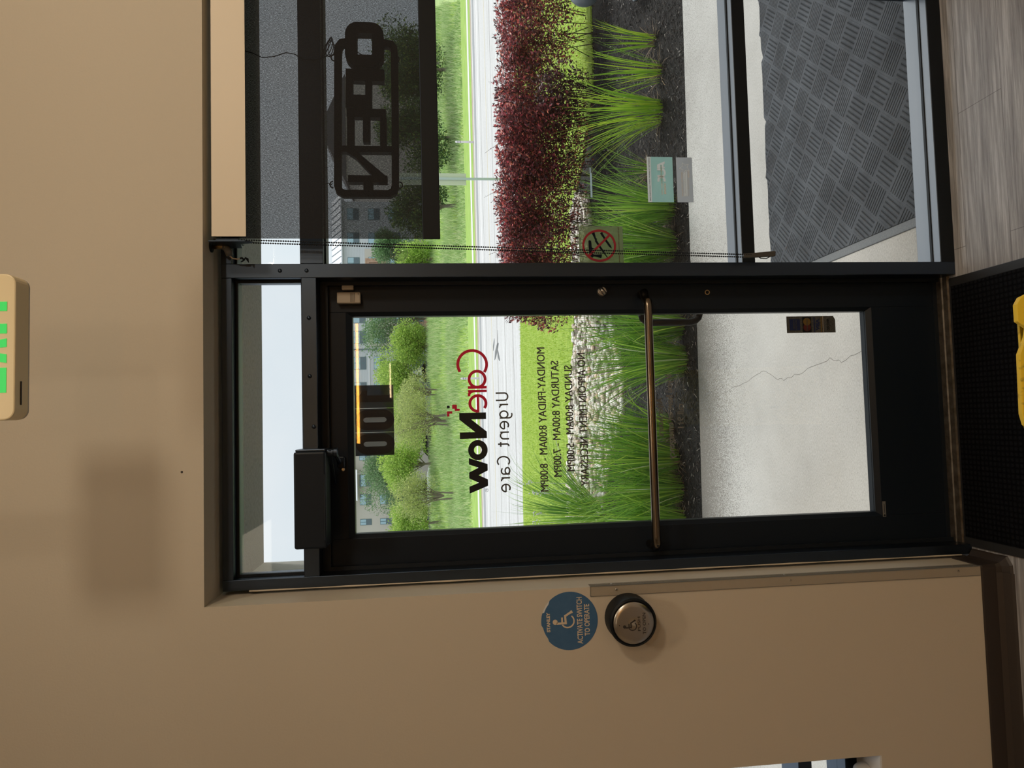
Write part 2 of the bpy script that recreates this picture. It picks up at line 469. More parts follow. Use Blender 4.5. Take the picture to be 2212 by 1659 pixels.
# ------------------------------------------------------------------ mesh builder
class MB:
    def __init__(s):
        s.v = []
        s.f = []
    def add(s, vs, fs):
        k = len(s.v)
        s.v.extend([tuple(p) for p in vs])
        s.f.extend([tuple(i + k for i in f) for f in fs])
        return s
    def box(s, x0, x1, y0, y1, z0, z1):
        v = [(x, y, z) for z in (z0, z1) for y in (y0, y1) for x in (x0, x1)]
        return s.add(v, [(0, 2, 3, 1), (4, 5, 7, 6), (0, 1, 5, 4), (2, 6, 7, 3), (0, 4, 6, 2), (1, 3, 7, 5)])
    def xz(s, pts, y0, y1):
        """prism from a polygon in the XZ plane"""
        k = len(pts)
        v = [(p[0], y0, p[1]) for p in pts] + [(p[0], y1, p[1]) for p in pts]
        f = [tuple(range(k)), tuple(range(2 * k - 1, k - 1, -1))]
        f += [(i, i + k, (i + 1) % k + k, (i + 1) % k) for i in range(k)]
        return s.add(v, f)
    def prism(s, pts, axis, a0, a1):
        """prism from polygon; axis 'x': pts=(y,z); axis 'z': pts=(x,y)"""
        k = len(pts)
        if axis == 'x':
            v = [(a0, p[0], p[1]) for p in pts] + [(a1, p[0], p[1]) for p in pts]
        elif axis == 'z':
            v = [(p[0], p[1], a0) for p in pts] + [(p[0], p[1], a1) for p in pts]
        else:
            v = [(p[0], a0, p[1]) for p in pts] + [(p[0], a1, p[1]) for p in pts]
        f = [tuple(range(k)), tuple(range(2 * k - 1, k - 1, -1))]
        f += [(i, (i + 1) % k, (i + 1) % k + k, i + k) for i in range(k)]
        return s.add(v, f)
    def tube(s, pts, r, seg=10, cap=True, close=False):
        pts = [Vector(p) for p in pts]
        rs = r if isinstance(r, (list, tuple)) else [r] * len(pts)
        k = len(s.v)
        m = len(pts)
        prev = None
        for i, p in enumerate(pts):
            if close:
                d = pts[(i + 1) % m] - pts[(i - 1) % m]
            else:
                d = pts[min(i + 1, m - 1)] - pts[max(i - 1, 0)]
            d.normalize()
            if prev is None:
                a = Vector((0, 0, 1)) if abs(d.z) < 0.9 else Vector((1, 0, 0))
                u = d.cross(a).normalized()
            else:
                u = (prev - d * prev.dot(d))
                u = u.normalized() if u.length > 1e-6 else d.orthogonal().normalized()
            prev = u
            w = d.cross(u)
            for j in range(seg):
                t = 2 * PI * j / seg
                s.v.append(tuple(p + (u * math.cos(t) + w * math.sin(t)) * rs[i]))
        n_ = m if close else m - 1
        for i in range(n_):
            i2 = (i + 1) % m
            for j in range(seg):
                j2 = (j + 1) % seg
                s.f.append((k + i * seg + j, k + i * seg + j2, k + i2 * seg + j2, k + i2 * seg + j))
        if cap and not close:
            s.f.append(tuple(k + j for j in range(seg))[::-1])
            s.f.append(tuple(k + (m - 1) * seg + j for j in range(seg)))
        return s
    def lathe(s, prof, cx, cy, cz, axis='y', seg=40):
        """prof: list of (radius, distance along axis)"""
        k = len(s.v)
        for r, h in prof:
            for j in range(seg):
                t = 2 * PI * j / seg
                a, b = r * math.cos(t), r * math.sin(t)
                if axis == 'y':
                    s.v.append((cx + a, cy + h, cz + b))
                elif axis == 'z':
                    s.v.append((cx + a, cy + b, cz + h))
                else:
                    s.v.append((cx + h, cy + a, cz + b))
        for i in range(len(prof) - 1):
            for j in range(seg):
                j2 = (j + 1) % seg
                s.f.append((k + i * seg + j, k + i * seg + j2, k + (i + 1) * seg + j2, k + (i + 1) * seg + j))
        s.f.append(tuple(k + j for j in range(seg))[::-1])
        e = k + (len(prof) - 1) * seg
        s.f.append(tuple(e + j for j in range(seg)))
        return s
    def disc(s, cx, cz, r, y0, y1, seg=48):
        return s.xz([(cx + r * math.cos(2 * PI * i / seg), cz + r * math.sin(2 * PI * i / seg)) for i in range(seg)], y0, y1)
    def ribbon(s, pts, w, y0, y1, close=False):
        """flat stroke of width w along XZ points, thickness y0..y1"""
        m = len(pts)
        s.nr = getattr(s, 'nr', -1) + 1
        y0 -= 0.00015 * s.nr      # overlapping strokes sit a hair apart
        L, Rr = [], []
        for i in range(m):
            p = Vector(pts[i])
            if close:
                a, b = Vector(pts[i - 1]), Vector(pts[(i + 1) % m])
            else:
                a, b = Vector(pts[max(i - 1, 0)]), Vector(pts[min(i + 1, m - 1)])
            d1 = (p - a)
            d2 = (b - p)
            if d1.length < 1e-9:
                d1 = d2
            if d2.length < 1e-9:
                d2 = d1
            d1.normalize()
            d2.normalize()
            t = (d1 + d2)
            t = t.normalized() if t.length > 1e-6 else d1
            nn_ = Vector((-t.y, t.x))
            c_ = max(0.5, nn_.dot(Vector((-d1.y, d1.x))))
            L.append(p + nn_ * (w / 2 / c_))
            Rr.append(p - nn_ * (w / 2 / c_))
        k = len(s.v)
        for i in range(m):
            for q, y in ((L[i], y0), (Rr[i], y0), (Rr[i], y1), (L[i], y1)):
                s.v.append((q.x, y, q.y))
        for i in range(m if close else m - 1):
            a = k + 4 * i
            b = k + 4 * ((i + 1) % m)
            for j in range(4):
                s.f.append((a + j, a + (j + 1) % 4, b + (j + 1) % 4, b + j))
        if not close:
            s.f.append((k, k + 3, k + 2, k + 1))
            e = k + 4 * (m - 1)
            s.f.append((e, e + 1, e + 2, e + 3))
        return s
    def build(s, name, m, parent=None, smooth=False, bevel=0.0, recalc=True):
        me = bpy.data.meshes.new(name)
        me.from_pydata(s.v, [], s.f)
        if recalc:
            bm = bmesh.new()
            bm.from_mesh(me)
            bmesh.ops.recalc_face_normals(bm, faces=bm.faces)
            bm.to_mesh(me)
            bm.free()
        ms = m if isinstance(m, (list, tuple)) else [m]
        for q in ms:
            me.materials.append(q)
        o = bpy.data.objects.new(name, me)
        C.objects.link(o)
        if smooth:
            me.shade_smooth()
        if bevel:
            b = o.modifiers.new('bevel', 'BEVEL')
            b.width = bevel
            b.segments = 2
            b.limit_method = 'ANGLE'
            b.angle_limit = R(40)
        if parent:
            o.parent = parent
            o.matrix_parent_inverse = Matrix.Translation(-Vector(parent.location))
        return o

def thing(name, label, cat, loc=(0, 0, 0), group=None, kind=None):
    o = bpy.data.objects.new(name, None)
    o.empty_display_size = 0.1
    C.objects.link(o)
    o.location = loc
    if label:
        o['label'] = label
    if cat:
        o['category'] = cat
    if group:
        o['group'] = group
    if kind:
        o['kind'] = kind
    return o
def tag(o, label, cat, group=None, kind=None):
    o['label'] = label
    o['category'] = cat
    if group:
        o['group'] = group
    if kind:
        o['kind'] = kind
    return o
def struct(o, label=None):
    o['kind'] = 'structure'
    if label:
        o['label'] = label
    return o
def arc(cx, cz, r, a0, a1, k=16, rz=None):
    rz = rz or r
    return [(cx + r * math.cos(R(a0 + (a1 - a0) * i / k)), cz + rz * math.sin(R(a0 + (a1 - a0) * i / k))) for i in range(k + 1)]
def rrect(x0, x1, z0, z1, r, k=6):
    p = []
    for cx, cz, a in ((x1 - r, z1 - r, 0), (x0 + r, z1 - r, 90), (x0 + r, z0 + r, 180), (x1 - r, z0 + r, 270)):
        p += [(cx + r * math.cos(R(a + 90 * i / k)), cz + r * math.sin(R(a + 90 * i / k))) for i in range(k + 1)]
    return p

def text2d(body, bold=0.0, spacing=1.0):
    cu = bpy.data.curves.new('tmp', 'FONT')
    cu.body = body
    cu.offset = bold
    cu.space_character = spacing
    cu.resolution_u = 3
    o = bpy.data.objects.new('tmp', cu)
    C.objects.link(o)
    dg = bpy.context.evaluated_depsgraph_get()
    dg.update()
    me = bpy.data.meshes.new_from_object(o.evaluated_get(dg))
    v = [(p.co.x, p.co.y) for p in me.vertices]
    f = [tuple(p.vertices) for p in me.polygons]
    bpy.data.objects.remove(o)
    bpy.data.curves.remove(cu)
    bpy.data.meshes.remove(me)
    return v, f
def letter(mb, body, xa, xb, z0, z1, y0, y1, bold=0.0, spacing=1.0, slope=0.0):
    """text stretched to run from x=xa (first letter) to x=xb (last) ; xa>xb gives mirrored lettering"""
    v, f = text2d(body, bold, spacing)
    xs = [p[0] for p in v]
    zs = [p[1] for p in v]
    lx, hx, lz, hz = min(xs), max(xs), min(zs), max(zs)
    P = [(xa + (p[0] - lx) / (hx - lx) * (xb - xa), z0 + (p[1] - lz) / (hz - lz) * (z1 - z0)) for p in v]
    P = [(x, z + slope * (x - xa)) for x, z in P]
    k = len(P)
    ev = {}
    for fa in f:
        for i in range(len(fa)):
            a, b = fa[i], fa[(i + 1) % len(fa)]
            ev[(a, b)] = 1
    side = [(a, b, b + k, a + k) for (a, b) in ev if (b, a) not in ev]
    mb.add([(x, y0, z) for x, z in P] + [(x, y1, z) for x, z in P],
           list(f) + [tuple(i + k for i in fa[::-1]) for fa in f] + side)
    return mb

# ================================================================== THE ROOM
ZT = 2.4172          # frame top
HX0, HX1, HZ = -0.956, 1.09, 2.429   # opening around the storefront frame
W2X, W2Z0, W2Z1 = -1.51, 0.441, 2.43
b = MB()
b.box(-4.5, -3.3, -0.125, 0.115, 0, 3.75)
b.box(-3.3, W2X, -0.125, 0.115, 0, W2Z0)
b.box(-3.3, W2X, -0.125, 0.115, W2Z1, 3.75)
b.box(W2X, HX0, -0.125, 0.115, 0, 3.75)
b.box(HX0, HX1, -0.125, 0.115, HZ, 3.75)
b.box(HX1, 3.5, -0.125, 0.115, 0, 3.75)
struct(b.build('wall_front', m_wall))
struct(MB().box(-4.5, 3.5, -8.0, -7.9, 0, 3.75).build('wall_back', m_wall))
struct(MB().box(-4.6, -4.5, -8.0, 0.115, 0, 3.75).build('wall_left', m_wall))
struct(MB().box(3.5, 3.6, -8.0, 0.115, 0, 3.75).build('wall_right', m_wall))
struct(MB().box(-4.6, 3.6, -8.0, 0.115, 3.75, 3.85).build('ceiling', m_ceiling))
b = MB().box(-4.5, 3.5, -7.9, 0.114, -0.06, 0.0)
struct(b.build('floor', m_floor))
# vinyl cove base: runs along the wall and turns into the door opening
b = MB()
b.prism([(-0.125, 0), (-0.168, 0), (-0.162, 0.006), (-0.140, 0.016), (-0.131, 0.03), (-0.1295, 0.074), (-0.128, 0.078), (-0.125, 0.078)], 'x', -4.4, -0.975)
prof = [(0, 0), (0.040, 0), (0.034, 0.006), (0.012, 0.016), (0.0065, 0.03), (0.005, 0.074), (0.0035, 0.078), (0, 0.078)]
k = len(prof)
vs, fs = [], []
path = [((-0.975, -0.125), (0, -1)), ((-0.960, -0.125), (0.25, -0.97)), ((-0.956, -0.122), (0.8, -0.6)), ((-0.956, -0.10), (1, 0)), ((-0.956, -0.002), (1, 0))]
for (px, py), (nx, ny) in path:
    sc_ = 1.0 if (px, py) != (-0.956, -0.10) and (px, py) != (-0.956, -0.002) else 0.75
    for d, z in prof:
        vs.append((px + nx * d * sc_, py + ny * d * sc_, z))
for i in range(len(path) - 1):
    for j in range(k):
        fs.append((i * k + j, i * k + (j + 1) % k, (i + 1) * k + (j + 1) % k, (i + 1) * k + j))
b.add(vs, fs)
struct(b.build('baseboard_front', m_base, smooth=False))

# ------------------------------------------------------------------ storefront frame with sidelight (window_1)
FR = thing('window_1', None, None, (0.5, 0, 0), kind='structure')
JX = -0.912
def fr(name, args, m=m_frame, lab=None, bev=0.0015):
    o = MB().box(*args).build(name, m, FR, bevel=bev)
    if lab:
        o['label'] = lab
    return o
fr('jamb', (-0.944, JX, 0.0, 0.115, 0, ZT))
fr('jamb', (1.03, 1.078, 0.0, 0.115, 0, ZT))
fr('mullion', (0.0, 0.044, 0.0, 0.115, 0, ZT))
fr('head', (JX, 0.0, 0.001, 0.115, 2.386, ZT))
fr('head', (0.044, 1.03, 0.001, 0.115, 2.386, ZT))
fr('transom_bar', (JX, 0.0, 0.001, 0.115, 2.134, 2.179))
fr('transom_bar', (0.044, 1.03, 0.001, 0.115, 2.112, 2.182))
fr('middle_rail', (0.044, 1.03, 0.002, 0.115, 0.713, 0.7565), m_skylit_frame)
fr('rail_face', (0.044, 1.03, 0.0, 0.002, 0.713, 0.7560), m_shaded_face, bev=0)  # thin added sheet that paints the rail's room side in shade
fr('sill', (0.044, 1.03, 0.002, 0.115, -0.005, 0.0496), m_skylit_frame)
fr('sill_face', (0.044, 1.03, 0.0, 0.002, -0.002, 0.0490), m_shaded_face, bev=0)  # added dark sheet, shade painted on the sill's room side
# glazing gaskets around the transom pane and the side panes
def gasket(x0, x1, z0, z1, y=0.050, w=0.008, d=0.013):
    b = MB()
    b.box(x0, x1, y - d, y - 0.003, z0, z0 + w)
    b.box(x0, x1, y - d, y - 0.003, z1 - w, z1)
    b.box(x0, x0 + w, y - d, y - 0.003, z0 + w, z1 - w)
    b.box(x1 - w, x1, y - d, y - 0.003, z0 + w, z1 - w)
    return b.build('gasket', m_gasket, FR)
gasket(JX, 0, 2.179, 2.386)
gasket(0.044, 1.03, 2.182, 2.386, w=0.006)
gasket(0.044, 1.03, 0.7565, 2.112, w=0.003)
gasket(0.044, 1.03, 0.0496, 0.713, w=0.003)
def pane(x0, x1, z0, z1, y0=0.047, y1=0.053, m=m_glass, parent=FR):
    return MB().box(x0, x1, y0, y1, z0, z1).build('glass_pane', m, parent)
pane(JX, 0, 2.179, 2.386, m=m_glass_dusty)
pane(0.044, 1.03, 2.182, 2.386)
pane(0.044, 1.03, 0.7565, 2.112)
pane(0.044, 1.03, 0.0496, 0.713)
# domed screw heads on mullion and transom bar
for x, z in ((0.022, 2.242), (0.022, 2.162), (-0.125, 2.157), (-0.305, 2.156), (-0.46, 2.134 + 0.012)):
    MB().lathe([(0.0062, 0.001), (0.0062, -0.001), (0.004, -0.0032), (0.001, -0.004)], x, 0, z, 'y', 16).build('screw_head', m_frame, FR, smooth=True)
# caulk bead down the jamb and torn caulk at its foot
b = MB().tube([(-0.9455, -0.001, 0.04 + 0.1 * i + 0.0) for i in range(24)], [0.0022 + 0.0008 * math.sin(i * 2.3) for i in range(24)], 6)
b.build('caulk_bead', m_wall, FR)
b = MB().tube([(-0.952, -0.01, 0.006), (-0.950, -0.03, 0.010), (-0.951, -0.055, 0.005), (-0.947, -0.07, 0.008)], [0.002, 0.004, 0.003, 0.001], 6)
b.build('torn_caulk', m_wall, FR)
# threshold
TH = MB()
TH.prism([(0.030, 0.0), (0.034, 0.008), (0.052, 0.010), (0.056, 0.007), (0.060, 0.010), (0.10, 0.012), (0.135, -0.005), (0.135, -0.02)], 'x', JX, 0.0)
struct(TH.build('trim_1', m_thresh))

# ------------------------------------------------------------------ door_1
DR = thing('door_1', None, None, (-0.9, 0.1, 0), kind='structure')
LX0, LX1, LZ0, LZ1 = -0.9085, -0.0065, 0.013, 2.119
GX0, GX1, GZ0, GZ1 = -0.806, -0.108, 0.273, 2.038
Y0, Y1 = 0.085, 0.130
b = MB()
b.box(LX0, GX0 - 0.012, Y0, Y1, LZ0, LZ1)
b.box(GX1 + 0.012, LX1, Y0, Y1, LZ0, LZ1)
b.box(GX0 - 0.012, GX1 + 0.012, Y0, Y1, LZ0, GZ0 - 0.016)
b.box(GX0 - 0.012, GX1 + 0.012, Y0, Y1, GZ1 + 0.018, LZ1)
b.build('door_leaf', m_door, DR, bevel=0.0012)
b = MB()   # sloped glass stops
def stop(b, pts):
    b.add(pts, [(0, 1, 2, 3), (7, 6, 5, 4), (0, 4, 5, 1), (1, 5, 6, 2), (2, 6, 7, 3), (3, 7, 4, 0)])
ox0, ox1, oz0, oz1 = GX0 - 0.012, GX1 + 0.012, GZ0 - 0.016, GZ1 + 0.018
for q in (((ox0, oz0), (ox1, oz0), (GX1, GZ0), (GX0, GZ0)), ((ox1, oz0), (ox1, oz1), (GX1, GZ1), (GX1, GZ0)),
          ((ox1, oz1), (ox0, oz1), (GX0, GZ1), (GX1, GZ1)), ((ox0, oz1), (ox0, oz0), (GX0, GZ0), (GX0, GZ1))):
    a_, b_1, c_, d_ = q
    top = [(a_[0], Y0 + 0.001, a_[1]), (b_1[0], Y0 + 0.001, b_1[1]), (c_[0], 0.0965, c_[1]), (d_[0], 0.0965, d_[1])]
    bot = [(p[0], 0.128, p[2]) for p in top]
    stop(b, top + bot)
b.build('glass_stop', m_door, DR)
MB().box(GX0, GX1, 0.1, 0.106, GZ0, GZ1).build('glass_pane', m_glass, DR)
b = MB()
b.box(JX, 0.0, 0.066, 0.078, 2.110, 2.134)
b.box(JX, 0.0, 0.078, 0.110, 2.126, 2.134)
b.box(-0.012, 0.0, 0.066, 0.078, 0.012, 2.110)
b.box(JX, JX + 0.012, 0.066, 0.078, 0.012, 2.110)
b.build('weather_strip', m_gasket, DR)
MB().box(LX0 + 0.004, LX1 - 0.004, 0.081, 0.085, 0.010, 0.024).build('door_sweep', m_gasket, DR)
# bent push bar
zb = 1.080
pts = [(-0.046, 0.085, zb), (-0.046, 0.045, zb)] + [(-0.046 - 0.035 * math.sin(R(a)), 0.045 - 0.035 * (1 - math.cos(R(a))), zb) for a in (22, 45, 68, 90)]
pts += [(-0.10 - 0.74 * i / 8.0, 0.010, zb + 0.001 * i / 8) for i in range(9)]
pts += [(-0.862, 0.010, zb), (-0.873, 0.016, zb), (-0.876, 0.030, zb), (-0.876, 0.085, zb)]
MB().tube(pts, 0.0135, 18).build('push_bar', m_bar, DR, smooth=True)
MB().lathe([(0.004, 0), (0.004, -0.0015), (0.0025, -0.0022)], -0.868, 0.012 - 0.0115, zb, 'y', 12).build('set_screw', m_black, DR)
# outside pull handle, half hidden behind the stile
pts = [(-0.075, 0.13, 0.95 + 0.085)] + [(-0.095 - 0.030 * math.sin(R(a)), 0.20, 1.035 - 0.035 * (1 - math.cos(R(a))) + 0.012) for a in (0, 30, 60, 90)]
pts += [(-0.125, 0.20, 0.98), (-0.125, 0.20, 0.90)] + [(-0.095 - 0.030 * math.cos(R(a)), 0.20, 0.868 - 0.035 * math.sin(R(a)) + 0.0) for a in (0, 30, 60, 90)]
pts += [(-0.075, 0.13, 0.86)]
MB().tube(pts, 0.0125, 14).build('pull_handle', m_black, DR, smooth=True)
# thumb-turn lock and key cylinder
LK = MB().lathe([(0.017, 0.0), (0.017, -0.004), (0.0155, -0.006), (0.015, -0.010), (0.013, -0.011)], -0.034, 0.085, 1.214, 'y', 28).build('thumb_turn_lock', m_chrome, DR, smooth=False)
b = MB()
b.tube([(-0.046, 0.068, 1.206), (-0.024, 0.068, 1.222)], 0.006, 10)
b.build('thumb_piece', m_chrome, LK, smooth=True)
KY = MB().lathe([(0.0085, 0.0), (0.0085, -0.003), (0.006, -0.003), (0.006, -0.001)], -0.040, 0.085, 0.848, 'y', 24).build('key_cylinder', m_brass, DR)
MB().disc(-0.040, 0.848, 0.0055, 0.0825, 0.0835, 16).build('key_plug', m_black, KY)
# maker's plate at the foot of the glass
LB = MB().box(-0.823, -0.770, 0.0838, 0.085, 0.2432, 0.2545).build('maker_plate', m_greyl, DR)
MB().disc(-0.8175, 0.2488, 0.0032, 0.0832, 0.0838, 16).build('plate_emblem', m_black, LB)
MB().box(-0.809, -0.779, 0.0834, 0.0838, 0.2478, 0.2496).build('plate_line', m_darkprint, LB)

# ------------------------------------------------------------------ left window in the same wall (window_2)
WN = thing('window_2', None, None, (-2.4, 0, 0.44), kind='structure')
m_sillw = mat('white_sill_paint', (0.78, 0.78, 0.80), 0.4)
MB().box(-3.3, W2X, -0.124, 0.0, W2Z0 - 0.001, W2Z0 + 0.006).build('window_sill', m_sillw, WN)
for a_ in ((-3.3, W2X, 0.0, 0.115, W2Z0, W2Z0 + 0.045), (-3.3, W2X, 0.0, 0.115, 2.386, W2Z1), (W2X - 0.045, W2X, 0.0, 0.115, W2Z0, W2Z1), (-2.4, -2.355, 0.0, 0.115, W2Z0, W2Z1), (-3.3, W2X, 0.0, 0.115, 0.60, 0.645)):
    MB().box(*a_).build('window_frame', m_frame, WN, bevel=0.0015)
MB().box(-3.3, W2X, 0.047, 0.053, W2Z0 + 0.045, 2.386).build('glass_pane', m_glass, WN)
t = MB().lathe([(0.0, 0.0), (0.034, 0.0), (0.036, 0.004), (0.035, 0.02), (0.030, 0.03), (0.012, 0.038), (0.004, 0.04)], -1.60, -0.055, W2Z0 + 0.006, 'z', 28).build('dish', m_sillw, smooth=True)
tag(t, 'small round white dish on the white sill of the left window', 'dish')
t = MB().tube([(-1.575, -0.10, W2Z0 + 0.012), (-1.585, -0.06, W2Z0 + 0.055), (-1.60, -0.02, W2Z0 + 0.11), (-1.64, -0.01, W2Z0 + 0.20)], 0.0012, 6).build('sill_cord', m_cord)
tag(t, 'thin dark cord hanging onto the sill of the left window', 'cord')

# ------------------------------------------------------------------ outside shell: canopy soffit and pier
b = MB()
b.box(-1.9, 4.5, 0.116, 1.62, 2.70, 2.95)
struct(b.build('trim_2', m_stucco))
struct(MB().box(-1.47, -1.17, 0.116, 1.62, -0.03, 2.70).build('trim_3', m_extwall))
struct(MB().box(-6.0, 6.0, 0.116, 0.13, 2.95, 5.2).build('wall_outside', m_extwall))

# ================================================================== INDOOR THINGS
# ---- rollershade
SH = thing('roller_shade', 'dark woven roller shade with cream fascia, lowered half over the sidelight', 'window shade', (0.6, -0.06, 2.35))
SX0, SX1 = 0.106, 1.06
b = MB()
b.box(0.0975, SX1 + 0.01, -0.1175, -0.1155, 2.311, 2.407)
b.box(0.0975, SX1 + 0.01, -0.1155, -0.085, 2.405, 2.407)
b.build('fascia', m_fascia, SH)
b = MB()
b.box(0.0965, SX1 + 0.01, -0.1155, -0.1145, 2.3105, 2.4065)
b.build('fascia_back', m_black, SH)
MB().tube([(SX0, -0.068, 2.366), (SX1, -0.068, 2.366)], 0.026, 24).build('roller_tube', m_black, SH, smooth=True)
# fabric: slightly wavy thin sheet
nx, nz_ = 40, 36
vs, fs = [], []
for side in (0, 1):
    for j in range(nz_ + 1):
        z = 2.345 - (2.345 - 1.800) * j / nz_
        for i in range(nx + 1):
            x = SX0 + (SX1 - SX0) * i / nx
            y = -0.060 + 0.0016 * math.sin(x * 9 + 1) * (j / nz_) + 0.0008 * math.sin(z * 11) + side * 0.0006
            vs.append((x, y, z))
st = (nx + 1) * (nz_ + 1)
for j in range(nz_):
    for i in range(nx):
        a_ = j * (nx + 1) + i
        fs.append((a_, a_ + 1, a_ + nx + 2, a_ + nx + 1))
MB().add(vs[:st], fs).build('shade_fabric', m_shade, SH, smooth=True, recalc=False)
b = MB()
b.box(SX0 - 0.001, SX1, -0.064, -0.056, 1.749, 1.803)
b.build('hem_bar', m_black, SH, bevel=0.002)
MB().box(SX0 - 0.001, SX1, -0.0645, -0.064, 1.8005, 1.8022).build('hem_seam', m_frame, SH)
b = MB()
b.prism([(-0.112, 2.418), (-0.112, 2.315), (-0.100, 2.296), (-0.088, 2.306), (-0.080, 2.335), (-0.03, 2.345), (-0.03, 2.418)], 'x', 0.084, 0.0875)
b.box(0.0875, 0.096, -0.105, -0.045, 2.335, 2.40)
b.build('end_bracket', m_frame, SH, bevel=0.001)
MB().lathe([(0.020, 0), (0.024, 0.004), (0.024, 0.010), (0.020, 0.014)], 0.0905, -0.068, 2.366, 'x', 24).build('chain_sprocket', m_black, SH)
# bead chain loop, two strands of steel beads
b = MB()
def bead(b, x, y, z, r):
    k = len(b.v)
    rings = [(0.0, 1.0), (0.78, 0.62), (0.78, -0.62), (0.0, -1.0)]
    vs = [(x, y, z + r)]
    for rr, zz in rings[1:3]:
        for j in range(6):
            t_ = 2 * PI * j / 6
            vs.append((x + rr * 1.15 * r * math.cos(t_), y + rr * 1.15 * r * math.sin(t_), z + zz * r))
    vs.append((x, y, z - r))
    fs = [(0, 1 + j, 1 + (j + 1) % 6) for j in range(6)] + [(1 + j, 7 + j, 7 + (j + 1) % 6, 1 + (j + 1) % 6) for j in range(6)] + [(13, 7 + (j + 1) % 6, 7 + j) for j in range(6)]
    b.add(vs, fs)
for s_i, (xt, xb, yt, yb) in enumerate(((0.1035, 0.0565, -0.058, -0.052), (0.0975, 0.0495, -0.050, -0.046))):
    nb = 228
    for i in range(nb):
        f_ = (i + 0.5 * s_i) / nb
        bead(b, xt + (xb - xt) * f_, yt + (yb - yt) * f_ + 0.002 * math.sin(f_ * PI), 2.36 - (2.36 - 0.745) * f_, 0.0027)
for (xt, xb, yt, yb) in ((0.1035, 0.0565, -0.058, -0.052), (0.0975, 0.0495, -0.050, -0.046)):
    b.tube([(xt + (xb - xt) * q / 20, yt + (yb - yt) * q / 20 + 0.002 * math.sin(q / 20 * PI), 2.36 - (2.36 - 0.745) * q / 20) for q in range(21)], 0.0007, 5)
b.build('bead_chain', m_black, SH, recalc=False)
# chain tensioner
m_tens = mat('brown_grey_plastic', (0.06, 0.055, 0.05), 0.4)
b = MB()
b.add([(0.046, -0.054, 0.775), (0.060, -0.054, 0.777), (0.0685, -0.054, 0.672), (0.0665, -0.054, 0.668), (0.0535, -0.054, 0.668), (0.0515, -0.054, 0.672),
       (0.046, -0.044, 0.775), (0.060, -0.044, 0.777), (0.0685, -0.044, 0.672), (0.0665, -0.044, 0.668), (0.0535, -0.044, 0.668), (0.0515, -0.044, 0.672)],
      [(0, 1, 2, 3, 4, 5), (11, 10, 9, 8, 7, 6)] + [(i, i + 6, (i + 1) % 6 + 6, (i + 1) % 6) for i in range(6)])
TN = b.build('chain_tensioner', m_tens, SH, bevel=0.0015)
MB().tube([(0.052, -0.049, 0.728), (0.047, -0.044, 0.715), (0.0465, -0.04, 0.695), (0.052, -0.044, 0.683)], 0.0016, 6).build('tensioner_loop', m_black, TN)

# ---- conduit fitting beside the shade, with a wire
CF = thing('conduit_fitting', 'brass and grey conduit fitting with stub of pale wire above the mullion', 'fitting', (0.07, -0.04, 2.41))
MB().lathe([(0.017, 0), (0.017, -0.004), (0.012, -0.006)], 0.083, -0.055, 2.429, 'z', 20).build('ceiling_plate', m_black, CF)
MB().tube([(0.083, -0.055, 2.424), (0.083, -0.055, 2.398), (0.081, -0.054, 2.388)], [0.007, 0.007, 0.009], 14).build('brass_nipple', m_brass, CF, smooth=True)
MB().tube([(0.083, -0.055, 2.396), (0.080, -0.052, 2.386), (0.070, -0.048, 2.380), (0.058, -0.045, 2.378)], [0.009, 0.0105, 0.0115, 0.010], 14).build('elbow', m_greyl, CF, smooth=True)
MB().tube([(0.058, -0.045, 2.378), (0.0505, -0.043, 2.370), (0.049, -0.04, 2.358), (0.051, -0.04, 2.348)], 0.0020, 8).build('pale_wire', m_cream, CF, smooth=True)
b = MB()
b.tube([(0.051, -0.04, 2.349), (0.053, -0.04, 2.344), (0.048, -0.035, 2.339), (0.045, -0.03, 2.345), (0.043, -0.03, 2.350)], [0.003, 0.003, 0.0035, 0.002, 0.001], 8)
b.tube([(0.048, -0.036, 2.340), (0.053, -0.038, 2.334), (0.050, -0.036, 2.329), (0.040, -0.033, 2.326)], [0.001, 0.003, 0.004, 0.001], 8)
b.build('tape_wrap', m_black, CF, smooth=True)

# ---- alarm contact on the door leaf and its magnet on the jamb side
AS = thing('door_alarm_sensor', 'ivory plastic alarm sensor box on the upper corner of the door', 'sensor', (-0.05, 0.085, 2.04))
MB().box(-0.0700, -0.0335, 0.062, 0.085, 2.007, 2.081).build('sensor_case', m_plastic, AS, bevel=0.0035)
b = MB()
for i in range(4):
    b.box(-0.0665, -0.0365, 0.0612, 0.0622, 2.0245 + i * 0.0042, 2.0257 + i * 0.0042)
b.build('case_groove', m_base, AS)
MB().disc(-0.0405, 2.0135, 0.0014, 0.0612, 0.0622, 12).build('indicator_dot', m_black, AS)
t = MB().box(-0.0260, -0.0085, 0.066, 0.085, 2.029, 2.066).build('sensor_magnet', m_plastic, bevel=0.003)
tag(t, 'small ivory magnet block beside the alarm sensor, at the door edge', 'magnet')

